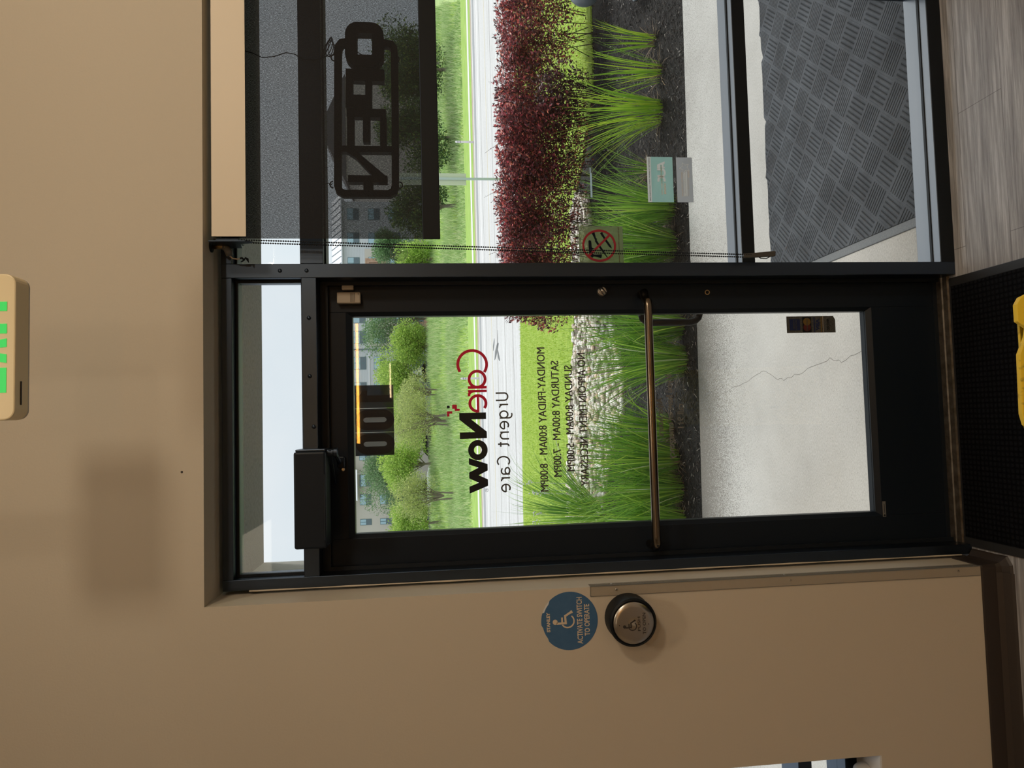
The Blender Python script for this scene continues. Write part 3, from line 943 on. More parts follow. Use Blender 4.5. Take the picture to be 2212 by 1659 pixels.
# ---- door operator
DC = thing('door_closer', 'black box door closer mounted on the frame above the glass door', 'door closer', (-0.67, -0.04, 2.14))
b = MB().box(-0.815, -0.533, -0.088, -0.001, 2.098, 2.190)
b.build('closer_cover', m_door, DC, bevel=0.006)
MB().box(-0.533, -0.526, -0.080, -0.001, 2.100, 2.186).build('end_plate', m_frame, DC, bevel=0.002)
MB().box(-0.79, -0.60, -0.0895, -0.0880, 2.1015, 2.1030).build('cover_seam', m_frame, DC)
MB().lathe([(0.012, 0), (0.012, -0.018), (0.014, -0.020), (0.014, -0.030), (0.008, -0.032)], -0.538, -0.045, 2.100, 'z', 20).build('pinion', m_frame, DC, smooth=False)
MB().tube([(-0.538, -0.045, 2.078), (-0.545, -0.020, 2.079), (-0.560, 0.030, 2.080), (-0.575, 0.066, 2.080)], [0.0085, 0.007, 0.007, 0.008], 8).build('forearm', m_frame, DC)
b = MB()
b.add([(-0.531, -0.058, 2.094), (-0.543, -0.050, 2.094), (-0.640, 0.050, 2.094), (-0.646, 0.070, 2.094),
       (-0.531, -0.058, 2.086), (-0.543, -0.050, 2.086), (-0.640, 0.050, 2.090), (-0.646, 0.070, 2.090)],
      [(0, 1, 2, 3), (7, 6, 5, 4), (0, 4, 5, 1), (1, 5, 6, 2), (2, 6, 7, 3), (3, 7, 4, 0)])
b.build('main_arm', m_frame, DC)
SHO = MB().box(-0.592, -0.556, 0.060, 0.084, 2.064, 2.088).build('door_shoe', m_door, DC, bevel=0.004)
MB().lathe([(0.006, 0.0), (0.006, -0.002), (0.004, -0.003)], -0.598, 0.085, 2.072, 'y', 16).build('shoe_screw', m_chrome, SHO)

# ---- lettering and number plates on the door glass (outside face, so it reads mirrored from indoors)
LY0, LY1 = 0.1061, 0.1066
m_tile = glass_mat('smoky_tile', (0.16, 0.18, 0.20), haze=0.05, hazecol=(0.20, 0.24, 0.28), f0=0.012)
NP = thing('address_plate', 'three black address number tiles reading 100 at the top of the door glass', 'number sign', (-0.445, 0.107, 1.972))
for x1, x0, hole in ((-0.331, -0.4055, None), (-0.4065, -0.4835, -0.4435), (-0.4845, -0.5585, -0.5215)):
    if hole is None:
        pts = [(x0, 1.911), (x1, 1.911), (x1, 2.035), (x0, 2.035)]
    else:   # tile with a slot-shaped clear centre
        sl = arc(hole, 1.940, 0.0074, -90, -270, 8)[:-1] + arc(hole, 2.003, 0.0074, 180, 0, 10) + arc(hole, 1.940, 0.0074, 0, -90, 6)
        sl = arc(hole, 1.940, 0.0074, -90, -180, 5) + arc(hole, 2.003, 0.0074, 180, 0, 10) + arc(hole, 1.940, 0.0074, 0, -89.5, 5)
        pts = [(hole, 1.911)] + sl + [(hole + 0.00002, 1.911), (x1, 1.911), (x1, 2.035), (x0, 2.035), (x0, 1.911)]
    MB().xz(pts, 0.1075, 0.1100).build('number_tile', m_tile, NP)
b = MB()
b.box(-0.386, -0.364, 0.1064, 0.1074, 1.916, 2.026)
b.xz([(-0.366, 2.026), (-0.362, 2.019), (-0.352, 2.012), (-0.348, 2.012), (-0.348, 1.995), (-0.366, 1.995)], 0.1064, 0.1074)
b.build('digit', m_navy, NP)
for cx in (-0.4435, -0.5215):
    p = arc(cx, 1.997, 0.0205, 0, 180, 14, 0.024) + arc(cx, 1.946, 0.0205, 180, 360, 14, 0.024)
    MB().ribbon(p, 0.0245, 0.1064, 0.1074, True).build('digit', m_navy, NP)
    MB().xz(arc(cx, 2.003, 0.0072, 0, 180, 8) + arc(cx, 1.940, 0.0072, 180, 360, 8), 0.1066, 0.1073).build('digit_slot', m_slot, NP)

LG = thing('clinic_lettering', 'mirrored CareNow Urgent Care name in red, black and grey vinyl on the door glass', 'lettering', (-0.45, 0.107, 1.63))
lw = 0.0095
def L2(pts, w, name, m, par, close=False):
    return MB().ribbon(pts, w, LY0, LY1, close).build(name, m, par)
# mirrored: first letters sit at larger X
cC, zC, rC = -0.2675, 1.6525, 0.0475
L2([(cC - 0.002 + rC * 0.97 * math.cos(R(a)), zC + rC * math.sin(R(a))) for a in range(-125 , 126, 6)][::1], lw, 'letter_c', m_red, LG)
zx = 1.6375
L2([(-0.3185 + 0.0265 * math.cos(R(a)), zx + 0.0265 * math.sin(R(a))) for a in range(0, 360, 12)], lw, 'letter_a', m_red, LG, True)
MB().ribbon([(-0.3455, 1.6065), (-0.3455, 1.6685)], 0.009, LY0 - 0.0003, LY1).build('letter_stem', m_red, LG)
b = MB().ribbon([(-0.3575, 1.6065), (-0.3575, 1.6685)], 0.008, LY0, LY1)
b.ribbon([(-0.3575, 1.650), (-0.361, 1.660), (-0.367, 1.665), (-0.3745, 1.6655)], 0.0085, LY0, LY1)
b.build('letter_r', m_red, LG)
ce = -0.3985
b = MB().ribbon([(ce + 0.0258 * math.cos(R(a)), 1.6368 + 0.0265 * math.sin(R(a))) for a in range(-128, 181, 8)][::-1] , lw, LY0, LY1)
b.ribbon([(ce + 0.026, 1.6368), (ce - 0.0297, 1.6368)], 0.0075, LY0, LY1)
b.build('letter_e', m_red, LG)
b = MB()
b.xz([(-0.4285, 1.6110), (-0.4285, 1.6990), (-0.4505, 1.6990), (-0.4925, 1.6480), (-0.4925, 1.6985), (-0.5135, 1.6985), (-0.5135, 1.6100), (-0.4915, 1.6100), (-0.4505, 1.6600), (-0.4505, 1.6110)], LY0, LY1)
b.build('letter_n', m_navy, LG)
MB().ribbon([(-0.5515 + 0.0235 * math.cos(R(a)), 1.6405 + 0.0225 * math.sin(R(a))) for a in range(0, 360, 10)], 0.019, LY0, LY1, True).build('letter_o', m_navy, LG)
MB().xz([(-0.5765, 1.6710), (-0.5975, 1.6710), (-0.6090, 1.6400), (-0.6240, 1.6710), (-0.6430, 1.6710), (-0.6580, 1.6400), (-0.6700, 1.6710), (-0.6925, 1.6710), (-0.6690, 1.6100), (-0.6480, 1.6100), (-0.6335, 1.6400), (-0.6190, 1.6100), (-0.5980, 1.6100)], LY0, LY1).build('letter_w', m_navy, LG)
b = MB()
b.xz([(-0.4008, 1.7215), (-0.4140, 1.7215), (-0.4140, 1.7135), (-0.4215, 1.7135), (-0.4215, 1.6970), (-0.4140, 1.6970), (-0.4140, 1.7060), (-0.4008, 1.7060)], LY0, LY1)
b.xz([(-0.4300, 1.7215), (-0.4222, 1.7215), (-0.4222, 1.7390), (-0.4390, 1.7390), (-0.4390, 1.7310), (-0.4300, 1.7310)], LY0, LY1)
b.build('logo_cross', m_red, LG)
MB().xz([(-0.4035, 1.7295), (-0.4125, 1.7295), (-0.4125, 1.7385), (-0.4035, 1.7385)], LY0, LY1).build('logo_square', m_navy, LG)
b = MB().ribbon([(-0.683 + 0.0052 * math.cos(R(a)), 1.6145 + 0.0052 * math.sin(R(a))) for a in range(0, 360, 20)], 0.0008, LY0, LY1, True)
letter(b, 'R', -0.6808, -0.6853, 1.6118, 1.6172, LY0, LY1, 0.01)
b.build('registered_mark', m_navy, LG)
# Urgent Care, thin rounded strokes
def glyph(b, ch, x, z, s, w):
    """simple stroke letters; x-height = s, drawn mirrored (advance towards -X); returns advance"""
    def P(pts):
        return [(x - px * s, z + pz * s) for px, pz in pts]
    def A(cx, cz, r, a0, a1, rz=None, k=14):
        return [(cx + r * math.cos(R(a0 + (a1 - a0) * i / k)), cz + (rz or r) * math.sin(R(a0 + (a1 - a0) * i / k))) for i in range(k + 1)]
    Y = (LY0, LY1)
    if ch == 'U':
        b.ribbon(P([(0.05, 1.42), (0.05, 0.42)] + A(0.45, 0.42, 0.40, 180, 360)[1:] + [(0.85, 1.42)]), w, *Y); return 1.15
    if ch == 'r':
        b.ribbon(P([(0.05, 0), (0.05, 1.0)]), w, *Y); b.ribbon(P([(0.05, 0.72)] + A(0.38, 0.66, 0.30, 160, 85, 0.34, 6)), w, *Y); return 0.66
    if ch == 'g':
        b.ribbon(P(A(0.42, 0.52, 0.38, 0, 360, 0.46, 24)[:-1]), w, *Y, True)
        b.ribbon(P([(0.80, 1.0), (0.80, -0.05)] + A(0.45, -0.05, 0.35, 0, -120, 0.36, 8)[1:]), w, *Y); return 1.06
    if ch == 'e':
        b.ribbon(P(A(0.43, 0.5, 0.40, 0, 305, 0.48, 22)), w, *Y); b.ribbon(P([(0.03, 0.5), (0.86, 0.5)]), w, *Y); return 1.04
    if ch == 'n':
        b.ribbon(P([(0.05, 0), (0.05, 1.0)]), w, *Y); b.ribbon(P([(0.05, 0.6)] + A(0.42, 0.6, 0.36, 180, 0, 0.38, 10)[1:] + [(0.78, 0)]), w, *Y); return 1.02
    if ch == 't':
        b.ribbon(P([(0.22, 1.3), (0.22, 0.3)] + A(0.45, 0.28, 0.23, 180, 275, 0.25, 6)[1:]), w, *Y); b.ribbon(P([(0.0, 0.97), (0.5, 0.97)]), w, *Y); return 0.80
    if ch == 'C':
        b.ribbon(P(A(0.55, 0.71, 0.53, 50, 310, 0.70, 24)), w, *Y); return 1.06
    if ch == 'a':
        b.ribbon(P([(0.12, 0.88)] + A(0.44, 0.70, 0.32, 110, 0, 0.28, 8) + [(0.76, 0.0)]), w, *Y)
        b.ribbon(P(A(0.40, 0.28, 0.34, 0, 360, 0.27, 18)[:-1]), w, *Y, True); return 1.02
    return 0.62
names = {'U': 'letter_u', 'r': 'letter_r', 'g': 'letter_g', 'e': 'letter_e', 'n': 'letter_n', 't': 'letter_t', 'C': 'letter_c', 'a': 'letter_a'}
gs = []
x = -0.3655
for ch in 'Urgent Care':
    b = MB()
    x -= glyph(b, ch, x, 1.5370, 0.0285, 0.0047) * 0.0285 * 1.10
    if b.v:
        gs.append((ch, b))
xs = [q[0] for _, b in gs for q in b.v]
mxx, mnx = max(xs), min(xs)
for ch, b in gs:
    b.v = [(-0.3635 + (q[0] - mxx) * (0.3295 / (mxx - mnx)), q[1], q[2]) for q in b.v]
    b.build(names[ch], m_greyt, LG)

HT = thing('hours_lettering', 'mirrored grey opening hours printed in four lines on the door glass', 'lettering', (-0.45, 0.107, 1.35))
for body, xa, xb, z0, z1 in (('MONDAY-FRIDAY 8:00AM - 8:00PM', -0.2165, -0.695, 1.4100, 1.4370),
                             ('SATURDAY 8:00AM - 7:00PM', -0.2625, -0.648, 1.3645, 1.3910),
                             ('SUNDAY 8:00AM - 5:00PM', -0.2780, -0.631, 1.3195, 1.3460),
                             ('NO APPOINTMENT NECESSARY', -0.2370, -0.682, 1.2735, 1.3005)):
    b = letter(MB(), body, xa, xb + 0.0014, z0, z1, LY0, LY1)
    letter(b, body, xa - 0.0007, xb + 0.0007, z0, z1, LY0 - 0.0002, LY1)
    letter(b, body, xa - 0.0014, xb, z0, z1, LY0 - 0.0004, LY1).build('text_line', m_greyt, HT)
ET = thing('emergency_lettering', 'mirrored faded grey emergency notice below the push bar on the door glass', 'lettering', (-0.45, 0.107, 0.98))
for body, xa, xb, z0, z1 in (('After hours', -0.394, -0.524, 1.0120, 1.0340), ('If you have an emergency', -0.3165, -0.603, 0.9690, 0.9990), ('call 911', -0.416, -0.4985, 0.9400, 0.9615)):
    b = letter(MB(), body, xa, xb + 0.0016, z0, z1, LY0, LY1)
    letter(b, body, xa - 0.0008, xb + 0.0008, z0, z1, LY0 - 0.0002, LY1)
    letter(b, body, xa - 0.0016, xb, z0, z1, LY0 - 0.0004, LY1).build('text_line', m_greyl, ET)

# ---- credit card decal at the lower right of the door glass
CD = thing('card_decal', 'small dark strip of payment card logos at the lower right of the door glass', 'sticker', (-0.15, 0.107, 0.47))
MB().xz([(-0.1235, 0.3905), (-0.1365, 0.3835), (-0.1815, 0.3835), (-0.1815, 0.5615), (-0.1235, 0.5615)], 0.0990, 0.0996).build('decal_sheet', m_decal, CD)
b = MB().box(-0.1725, -0.1330, 0.0984, 0.0989, 0.5130, 0.5510)
b.build('blue_card', m_navyblue, CD)
b = MB()
letter(b, 'AMERICAN', -0.169, -0.1365, 0.5335, 0.5385, 0.0979, 0.0983, 0.01)
letter(b, 'EXPRESS', -0.169, -0.1365, 0.5250, 0.5300, 0.0979, 0.0983, 0.01)
b.build('card_text', m_decal, CD)
MB().box(-0.1790, -0.1265, 0.0984, 0.0989, 0.4720, 0.5040).build('black_card', m_black, CD)
b = MB().disc(-0.1630, 0.488, 0.0135, 0.0979, 0.0983, 24)
b.build('red_circle', m_maroon, CD)
b = MB().disc(-0.1430, 0.488, 0.0135, 0.0977, 0.0981, 24)
b.build('amber_circle', m_amber, CD)
letter(MB(), 'MasterCard', -0.1755, -0.1300, 0.4855, 0.4915, 0.0972, 0.0976, 0.01).build('card_text', m_decal, CD)
MB().box(-0.1790, -0.1265, 0.0984, 0.0989, 0.4590, 0.4630).build('blue_band', m_navyblue, CD)
letter(MB(), 'VISA', -0.1735, -0.1330, 0.4420, 0.4555, 0.0984, 0.0989, 0.05).build('card_text', m_navyblue, CD)
MB().box(-0.1790, -0.1265, 0.0984, 0.0989, 0.4335, 0.4370).build('amber_band', m_amber, CD)
letter(MB(), 'DISCOVER', -0.1735, -0.1330, 0.4060, 0.4150, 0.0984, 0.0989, 0.03).build('card_text', m_black, CD)
MB().box(-0.1800, -0.1235, 0.0984, 0.0989, 0.4285, 0.4292).build('fold_line', m_cream, CD)

# ---- window stickers on the sidelight
SY = 0.0465
WS = thing('no_weapons_sticker', 'clear square sticker with red prohibition circle over gun, rifle and knife', 'sticker', (0.115, 0.046, 1.22))
MB().box(0.0525, 0.1770, SY, SY + 0.0004, 1.1455, 1.2945).build('clear_film', m_film, WS)
b = MB()
for a_ in ((0.0525, 0.1770, 1.1455, 1.1463), (0.0525, 0.1770, 1.2937, 1.2945), (0.1762, 0.1770, 1.1455, 1.2945), (0.0525, 0.0533, 1.1455, 1.2945)):
    b.box(a_[0], a_[1], SY - 0.0003, SY, a_[2], a_[3])
b.box(0.0525, 0.1770, SY - 0.0003, SY, 1.1795, 1.1800)
b.build('film_edge', m_silver, WS)
ccx, ccz, ccr = 0.1115, 1.2265, 0.0545
def wk(px, py):   # icon drawing units -> sticker surface
    return (0.1115 - (py - 820) * 0.0001062, 1.2265 - (px - 868) * 0.0001137)
b = MB().xz([wk(*p) for p in ((650, 415), (740, 370), (750, 440), (780, 580), (808, 600), (800, 650), (830, 700), (870, 780), (1000, 980), (1030, 1060), (1135, 1215), (1105, 1230), (1070, 1170), (960, 1020), (860, 870), (770, 720), (748, 690), (750, 640), (700, 520))], SY - 0.0006, SY - 0.0002)
b.build('rifle_mark', m_navy, WS)
MB().xz([wk(*p) for p in ((905, 430), (935, 400), (980, 395), (985, 440), (1090, 620), (1200, 800), (1235, 880), (1232, 915), (1160, 850), (1040, 660))], SY - 0.0006, SY - 0.0002).build('knife_mark', m_navy, WS)
b = MB().xz([wk(*p) for p in ((552, 680), (575, 648), (632, 668), (640, 740), (642, 850), (662, 895), (735, 905), (668, 925), (672, 990), (650, 1050), (560, 1050))], SY - 0.0006, SY - 0.0002)
b.xz([wk(*p) for p in ((560, 1050), (650, 1050), (700, 1100), (940, 1090), (930, 1190), (905, 1210), (720, 1160), (690, 1165), (655, 1200), (605, 1155), (570, 1100))], SY - 0.0006, SY - 0.0002)
b.build('pistol_mark', m_navy, WS)
b = MB().ribbon([(ccx + 0.0505 * math.cos(R(a)), ccz + 0.0535 * math.sin(R(a))) for a in range(0, 360, 8)], 0.0072, SY - 0.0010, SY - 0.0007, True)
b.ribbon([(ccx + 0.0365, ccz - 0.037), (ccx - 0.0345, ccz + 0.0365)], 0.0072, SY - 0.0010, SY - 0.0007)
b.build('red_circle', m_redprint, WS)
letter(MB(), 'No Weapons Allowed on Premises', 0.1735, 0.0555, 1.1565, 1.1625, SY - 0.0006, SY - 0.0002, 0.01).build('text_line', m_maroon, WS)

AC = thing('accreditation_sticker', 'teal and white accredited urgent care sticker on the sidelight glass', 'sticker', (0.336, 0.046, 1.01))
MB().box(0.2590, 0.4135, SY, SY + 0.0005, 0.9655, 1.0405).build('teal_panel', m_teal, AC)
MB().box(0.2590, 0.4135, SY, SY + 0.0005, 1.0405, 1.0545).build('white_strip', m_whitev, AC)
letter(MB(), 'COMMITTED TO QUALITY, SAFETY AND PATIENT CARE', 0.4100, 0.2630, 1.0445, 1.0480, SY - 0.0005, SY + 0.0007, 0.0).build('text_line', m_greyt, AC)
b = MB()
b.xz([(0.3985, 0.9925), (0.3900, 0.9925), (0.3880, 0.9960), (0.3800, 0.9960), (0.3800, 0.9925), (0.3745, 0.9925), (0.3745, 1.0195), (0.3870, 1.0195)], SY - 0.0005, SY + 0.0007)
b.ribbon([(0.3705, 1.0195), (0.3705, 1.0040)] + arc(0.3590, 1.0020, 0.0115, 0, -180, 12, 0.0085) + [(0.3475, 1.0195)], 0.0072, SY - 0.0005, SY + 0.0007)
b.ribbon([(0.3340 + 0.0105 * math.cos(R(a)), 1.0055 + 0.0108 * math.sin(R(a))) for a in range(60 - 180 - 0, 60 + 61, 10)][::1], 0.0072, SY - 0.0005, SY + 0.0007)
b.build('monogram', m_whitev, AC)
MB().box(0.3220, 0.3860, SY - 0.0008, SY - 0.0006, 1.0028, 1.0085).build('name_band', m_teal, AC)
letter(MB(), 'ACCREDITED URGENT CARE', 0.3840, 0.2840, 1.0030, 1.0080, SY - 0.0012, SY - 0.0009, 0.012).build('text_line', m_white, AC)
letter(MB(), 'ucaoa', 0.3230, 0.2860, 0.9910, 0.9985, SY - 0.0006, SY + 0.0007, 0.025).build('text_line', m_white, AC)

CS = thing('stewardship_sticker', 'grey sticker with a white outlined star below the teal sticker', 'sticker', (0.336, 0.046, 0.925))
MB().box(0.2590, 0.4125, SY, SY + 0.0005, 0.8975, 0.9530).build('grey_panel', m_silver, CS)
star = []
for i in range(10):
    rr = 0.0185 if i % 2 == 0 else 0.0088
    a_ = R(90 + 36 * i + 6)
    star.append((0.3770 + rr * math.cos(a_), 0.9245 + rr * math.sin(a_)))
MB().ribbon(star, 0.0018, SY - 0.0005, SY + 0.0007, True).build('star_outline', m_whitev, CS)
b = MB()
b.xz([(0.3560, 0.9295), (0.2800, 0.9295), (0.2800, 0.9225), (0.3620, 0.9225)], SY - 0.0005, SY + 0.0007)
b.xz([(0.3635, 0.9215), (0.2800, 0.9215), (0.2800, 0.9170), (0.3655, 0.9170)], SY - 0.0005, SY + 0.0007)
b.build('white_bar', m_whitev, CS)
letter(MB(), 'COMMENDATION', 0.3540, 0.2900, 0.9240, 0.9275, SY - 0.0009, SY - 0.0006, 0.0).build('text_line', m_silver, CS)
b = letter(MB(), 'ANTIBIOTIC STEWARDSHIP', 0.3640, 0.2800, 0.9325, 0.9372, SY - 0.0005, SY + 0.0007, 0.012)
letter(b, 'ucaoa', 0.3670, 0.3430, 0.9085, 0.9145, SY - 0.0005, SY + 0.0007, 0.02)
letter(b, 'College of Urgent', 0.3390, 0.3020, 0.9105, 0.9130, SY - 0.0005, SY + 0.0007, 0.0)
letter(b, 'Care Medicine of America', 0.3390, 0.2810, 0.9120 + 0.0015, 0.9160, SY - 0.0005, SY + 0.0007, 0.0)
b.build('text_line', m_white, CS)

for par_ in (AC, CS):
    sheets = [o for o in par_.children if o.name.split('.')[0] in ('teal_panel', 'grey_panel')]
    for o in par_.children:
        if o.name.split('.')[0] in ('monogram', 'star_outline', 'white_bar'):
            for q in sheets:
                md = q.modifiers.new('cut', 'BOOLEAN')
                md.operation = 'DIFFERENCE'
                md.object = o
                md.solver = 'EXACT'
                md.use_self = True
t = MB().box(0.2735, 0.3560, SY, SY + 0.0006, 1.2435, 1.2495).box(0.3560, 0.3740, SY, SY + 0.0006, 1.2465, 1.2500).build('tape_strip', m_tape)
tag(t, 'short pale strip of tape stuck across the sidelight glass', 'tape')
SC_ = thing('suction_cup', 'clear round suction cup with a metal hook on the sidelight glass', 'suction cup', (0.088, 0.045, 1.881))
MB().lathe([(0.0285, -0.0005), (0.0285, -0.0015), (0.022, -0.003), (0.010, -0.006), (0.006, -0.008)], 0.089, 0.0465, 1.881, 'y', 36).build('cup_disc', m_suction, SC_, smooth=True)
MB().ribbon([(0.089 + 0.0282 * math.cos(R(a)), 1.881 + 0.0282 * math.sin(R(a))) for a in range(0, 360, 10)], 0.0008, 0.0440, 0.0448, True).build('cup_rim', m_white, SC_)
MB().ribbon([(0.089 + 0.0066 * math.cos(R(a)), 1.8820 + 0.0066 * math.sin(R(a))) for a in range(0, 360, 18)], 0.0014, 0.0360, 0.0378, True).build('hub_ring', m_greyt, SC_)
MB().tube([(0.089, 0.0365, 1.8760), (0.0885, 0.0330, 1.8660), (0.088, 0.0300, 1.8580), (0.088, 0.0290, 1.8600)], 0.0009, 6).build('wire_hook', m_black, SC_)

# ---- OPEN sign between shade and glass
OP = thing('open_sign', 'unlit black OPEN sign hanging behind the lowered shade', 'sign', (0.52, 0.0, 1.98))
def ox(y): return 0.766 - 0.001504 * (y - 90)
def oz(x, y): return 2.077 - 0.001455 * (x - 718) + 0.000022 * (y - 90)
def ob(b, x0, x1, y0, y1, d0=0.012, d1=0.038):
    """block in sign drawing units: x0..x1 down the sign, y0..y1 along it"""
    return b.xz([(ox(y0), oz(x0, y0)), (ox(y1), oz(x0, y1)), (ox(y1), oz(x1, y1)), (ox(y0), oz(x1, y0))], d0, d1)
def orr(cx0, cx1, cy0, cy1, r=12, w=15):
    p = rrect(cx0 + w / 2, cx1 - w / 2, cy0 + w / 2, cy1 - w / 2, r, 5)
    return [(ox(q[1]), oz(q[0], q[1])) for q in p]
fp = [(750, 94.5), (738, 97), (732, 105), (730.5, 118), (730.5, 250), (730.5, 404), (734, 415), (744, 420.5), (790, 420.5), (840, 420.5), (850, 415), (853.5, 404), (853.5, 250), (852.5, 118), (851, 105), (845, 97), (828, 94.5)]
MB().ribbon([(ox(q[1]), oz(q[0], q[1])) for q in fp], 0.0222, 0.008, 0.030).build('sign_frame', m_opensign, OP)
b = MB().ribbon(orr(746, 830, 53.5, 150, 14, 26), 0.036, 0.000, 0.034, True)
b.build('letter_o', m_opensign, OP)
b = MB()
ob(b, 764, 820, 146, 158)
ob(b, 747, 830, 152, 178)
ob(b, 747, 762, 178, 236)
ob(b, 789, 803, 178, 236)
ob(b, 762, 789, 208, 236)
ob(b, 766, 795, 234, 242)
b.build('letter_p', m_opensign, OP)
b = MB()
ob(b, 749, 833, 238, 256)
ob(b, 750, 765, 256, 319)
ob(b, 784, 799, 256, 309)
ob(b, 821, 835, 256, 319)
b.build('letter_e', m_opensign, OP)
b = MB()
ob(b, 724, 858, 318, 331)
b.xz([(ox(331), oz(749, 331)), (ox(331), oz(772, 331)), (ox(381), oz(832, 381)), (ox(396), oz(836, 396)), (ox(396), oz(818, 396)), (ox(345), oz(770, 345))], 0.012, 0.038)
ob(b, 752, 836, 381, 396)
ob(b, 785, 805, 396, 418)
b.build('letter_n', m_opensign, OP)
for (px, py) in ((720, 400), (862, 400), (856, 127), (722, 127)):
    s_ = -1 if px < 790 else 1
    MB().tube([(ox(py - 7), 0.019, oz(px, py)), (ox(py - 5), 0.019, oz(px + 5 * s_, py)), (ox(py), 0.019, oz(px + 7 * s_, py)), (ox(py + 5), 0.019, oz(px + 5 * s_, py)), (ox(py + 7), 0.019, oz(px, py))], 0.0022, 8).build('hanging_loop', m_opensign, OP)
MB().tube([(ox(399), 0.017, 2.122), (ox(400), 0.017, 2.105), (ox(397), 0.018, 2.095), (ox(401), 0.018, 2.088), (ox(398), 0.019, 2.083)], 0.0013, 6).build('hanging_cord', m_cord, OP)
b = MB()
b.tube([(0.712, -0.020, 2.37), (0.700, -0.015, 2.315), (0.6945, 0.0, 2.290), (0.696, -0.004, 2.255), (0.709, -0.006, 2.216), (0.704, -0.008, 2.190), (0.690, -0.006, 2.165), (0.688, -0.006, 2.130), (0.697, -0.004, 2.100), (0.706, 0.0, 2.092), (0.703, 0.004, 2.078)], 0.0014, 6)
random.seed(4)
for j in range(4):   # coiled slack bundled at the sign corner
    pts = []
    for i in range(22):
        t_ = i / 21 * 2 * PI
        pts.append((0.728 + 0.030 * math.cos(t_ + j * .4) * (0.8 + 0.1 * j) , -0.002 - 0.003 * j, 2.078 + 0.014 * math.sin(t_) * (0.7 + 0.15 * j) + 0.004 * j))
    b.tube(pts, 0.0013, 6)
b.tube([(0.745, 0.004, 2.078), (0.742, 0.006, 2.05), (0.738, 0.006, 2.03), (0.725, 0.006, 2.0), (0.706, 0.004, 1.97), (0.699, 0.004, 1.962), (0.690, 0.002, 1.968)], 0.0014, 6)
b.build('power_cord', m_cord, OP)

# ---- wall things left of the door
ST = thing('switch_sticker', 'round blue wheelchair sticker reading ACTIVATE SWITCH TO OPERATE on the wall', 'sign', (-1.051, -0.125, 1.395))
p = []
for i in range(60):
    a_ = 2 * PI * i / 60
    r_ = 0.0845
    if 100 < math.degrees(a_) < 128:      # dog-eared upper edge
        r_ -= 0.0035
    p.append((-1.051 + r_ * math.cos(a_), 1.395 + r_ * math.sin(a_)))
MB().xz(p, -0.1256, -0.1250).build('sticker_disc', m_blue, ST)
MB().xz([(-1.051 + 0.0846 * math.cos(R(a)), 1.395 + 0.0846 * math.sin(R(a))) for a in (44, 48, 56, 64, 72)] + [(-1.051 + 0.0800 * math.cos(R(a)), 1.395 + 0.0800 * math.sin(R(a))) for a in (70, 60, 50)], -0.1260, -0.1256).build('peeled_edge', m_white, ST)
for body, xa, xb, z0, z1, bo in (('STANLEY', -1.0805, -1.0235, 1.4530, 1.4635, 0.04), ('ACTIVATE SWITCH', -1.1190, -0.9835, 1.3565, 1.3730, 0.018), ('TO OPERATE', -1.0965, -1.0050, 1.3350, 1.3510, 0.018)):
    letter(MB(), body, xa, xb, z0, z1, -0.1262, -0.1257, bo).build('text_line', m_cream, ST)
def ic(px, py): return (-1.051 + (1341 - (1180 + py / 4.808)) * 0.001341, 1.395 - (1100 + px / 4.808 - 1231) * 0.00138)
def icon(b, f, y0, y1, s=1.0):
    c_ = f(480, 780)
    b.xz([(c_[0] + 0.0075 * s * math.cos(R(a)), c_[1] + 0.0075 * s * math.sin(R(a))) for a in range(0, 360, 20)], y0, y1)
    b.ribbon([f(495, 796), f(590, 796), f(584, 722), f(652, 680)], 0.0062 * s, y0, y1)
    b.ribbon([f(552, 790), f(552, 735)], 0.0050 * s, y0, y1)
    b.ribbon([f(645, 668), f(660, 694)], 0.0050 * s, y0, y1)
    b.ribbon([f(610 + 66 * math.cos(R(a)), 776 + 66 * math.sin(R(a))) for a in range(148, -62, -10)], 0.0040 * s, y0, y1)
b = MB()
icon(b, ic, -0.1262, -0.1257)
b.build('wheelchair_symbol', m_cream, ST)

PB = thing('door_push_plate', 'round stainless wheelchair push button in a black housing on the wall', 'push button', (-1.049, -0.125, 1.2195))
bx_, bz_ = -1.049, 1.2195
MB().lathe([(0.070, 0.0), (0.070, -0.006), (0.0675, -0.045), (0.0700, -0.052), (0.0690, -0.060), (0.0640, -0.064), (0.0600, -0.060)], bx_, -0.125, bz_, 'y', 56).build('housing', m_black, PB, smooth=False)
BD = MB().lathe([(0.0605, -0.052), (0.0605, -0.062), (0.0585, -0.0665), (0.045, -0.0675), (0.020, -0.0680), (0.0, -0.0680)], bx_, -0.125, bz_, 'y', 56).build('button_disc', m_chrome, PB, smooth=True)
def ib(px, py):
    q = ic(px, py)
    return (bx_ - 0.006 + (q[0] + 1.0485) * 0.62, bz_ + 0.012 + (q[1] - 1.412) * 0.62)
b = MB()
icon(b, ib, -0.1940, -0.1928, 0.62)
letter(b, 'PUSH', bx_ - 0.022, bx_ + 0.018, bz_ - 0.0185, bz_ - 0.0105, -0.1940, -0.1928, 0.0)
letter(b, 'TO OPEN', bx_ - 0.032, bx_ + 0.028, bz_ - 0.0345, bz_ - 0.0255, -0.1938, -0.1922, 0.0)
b.build('engraving', m_base, BD)
for z_ in (0.043, -0.043):
    MB().disc(bx_ - 0.004, bz_ + z_, 0.0014, -0.1935, -0.1925, 10).build('button_screw', m_black, BD)

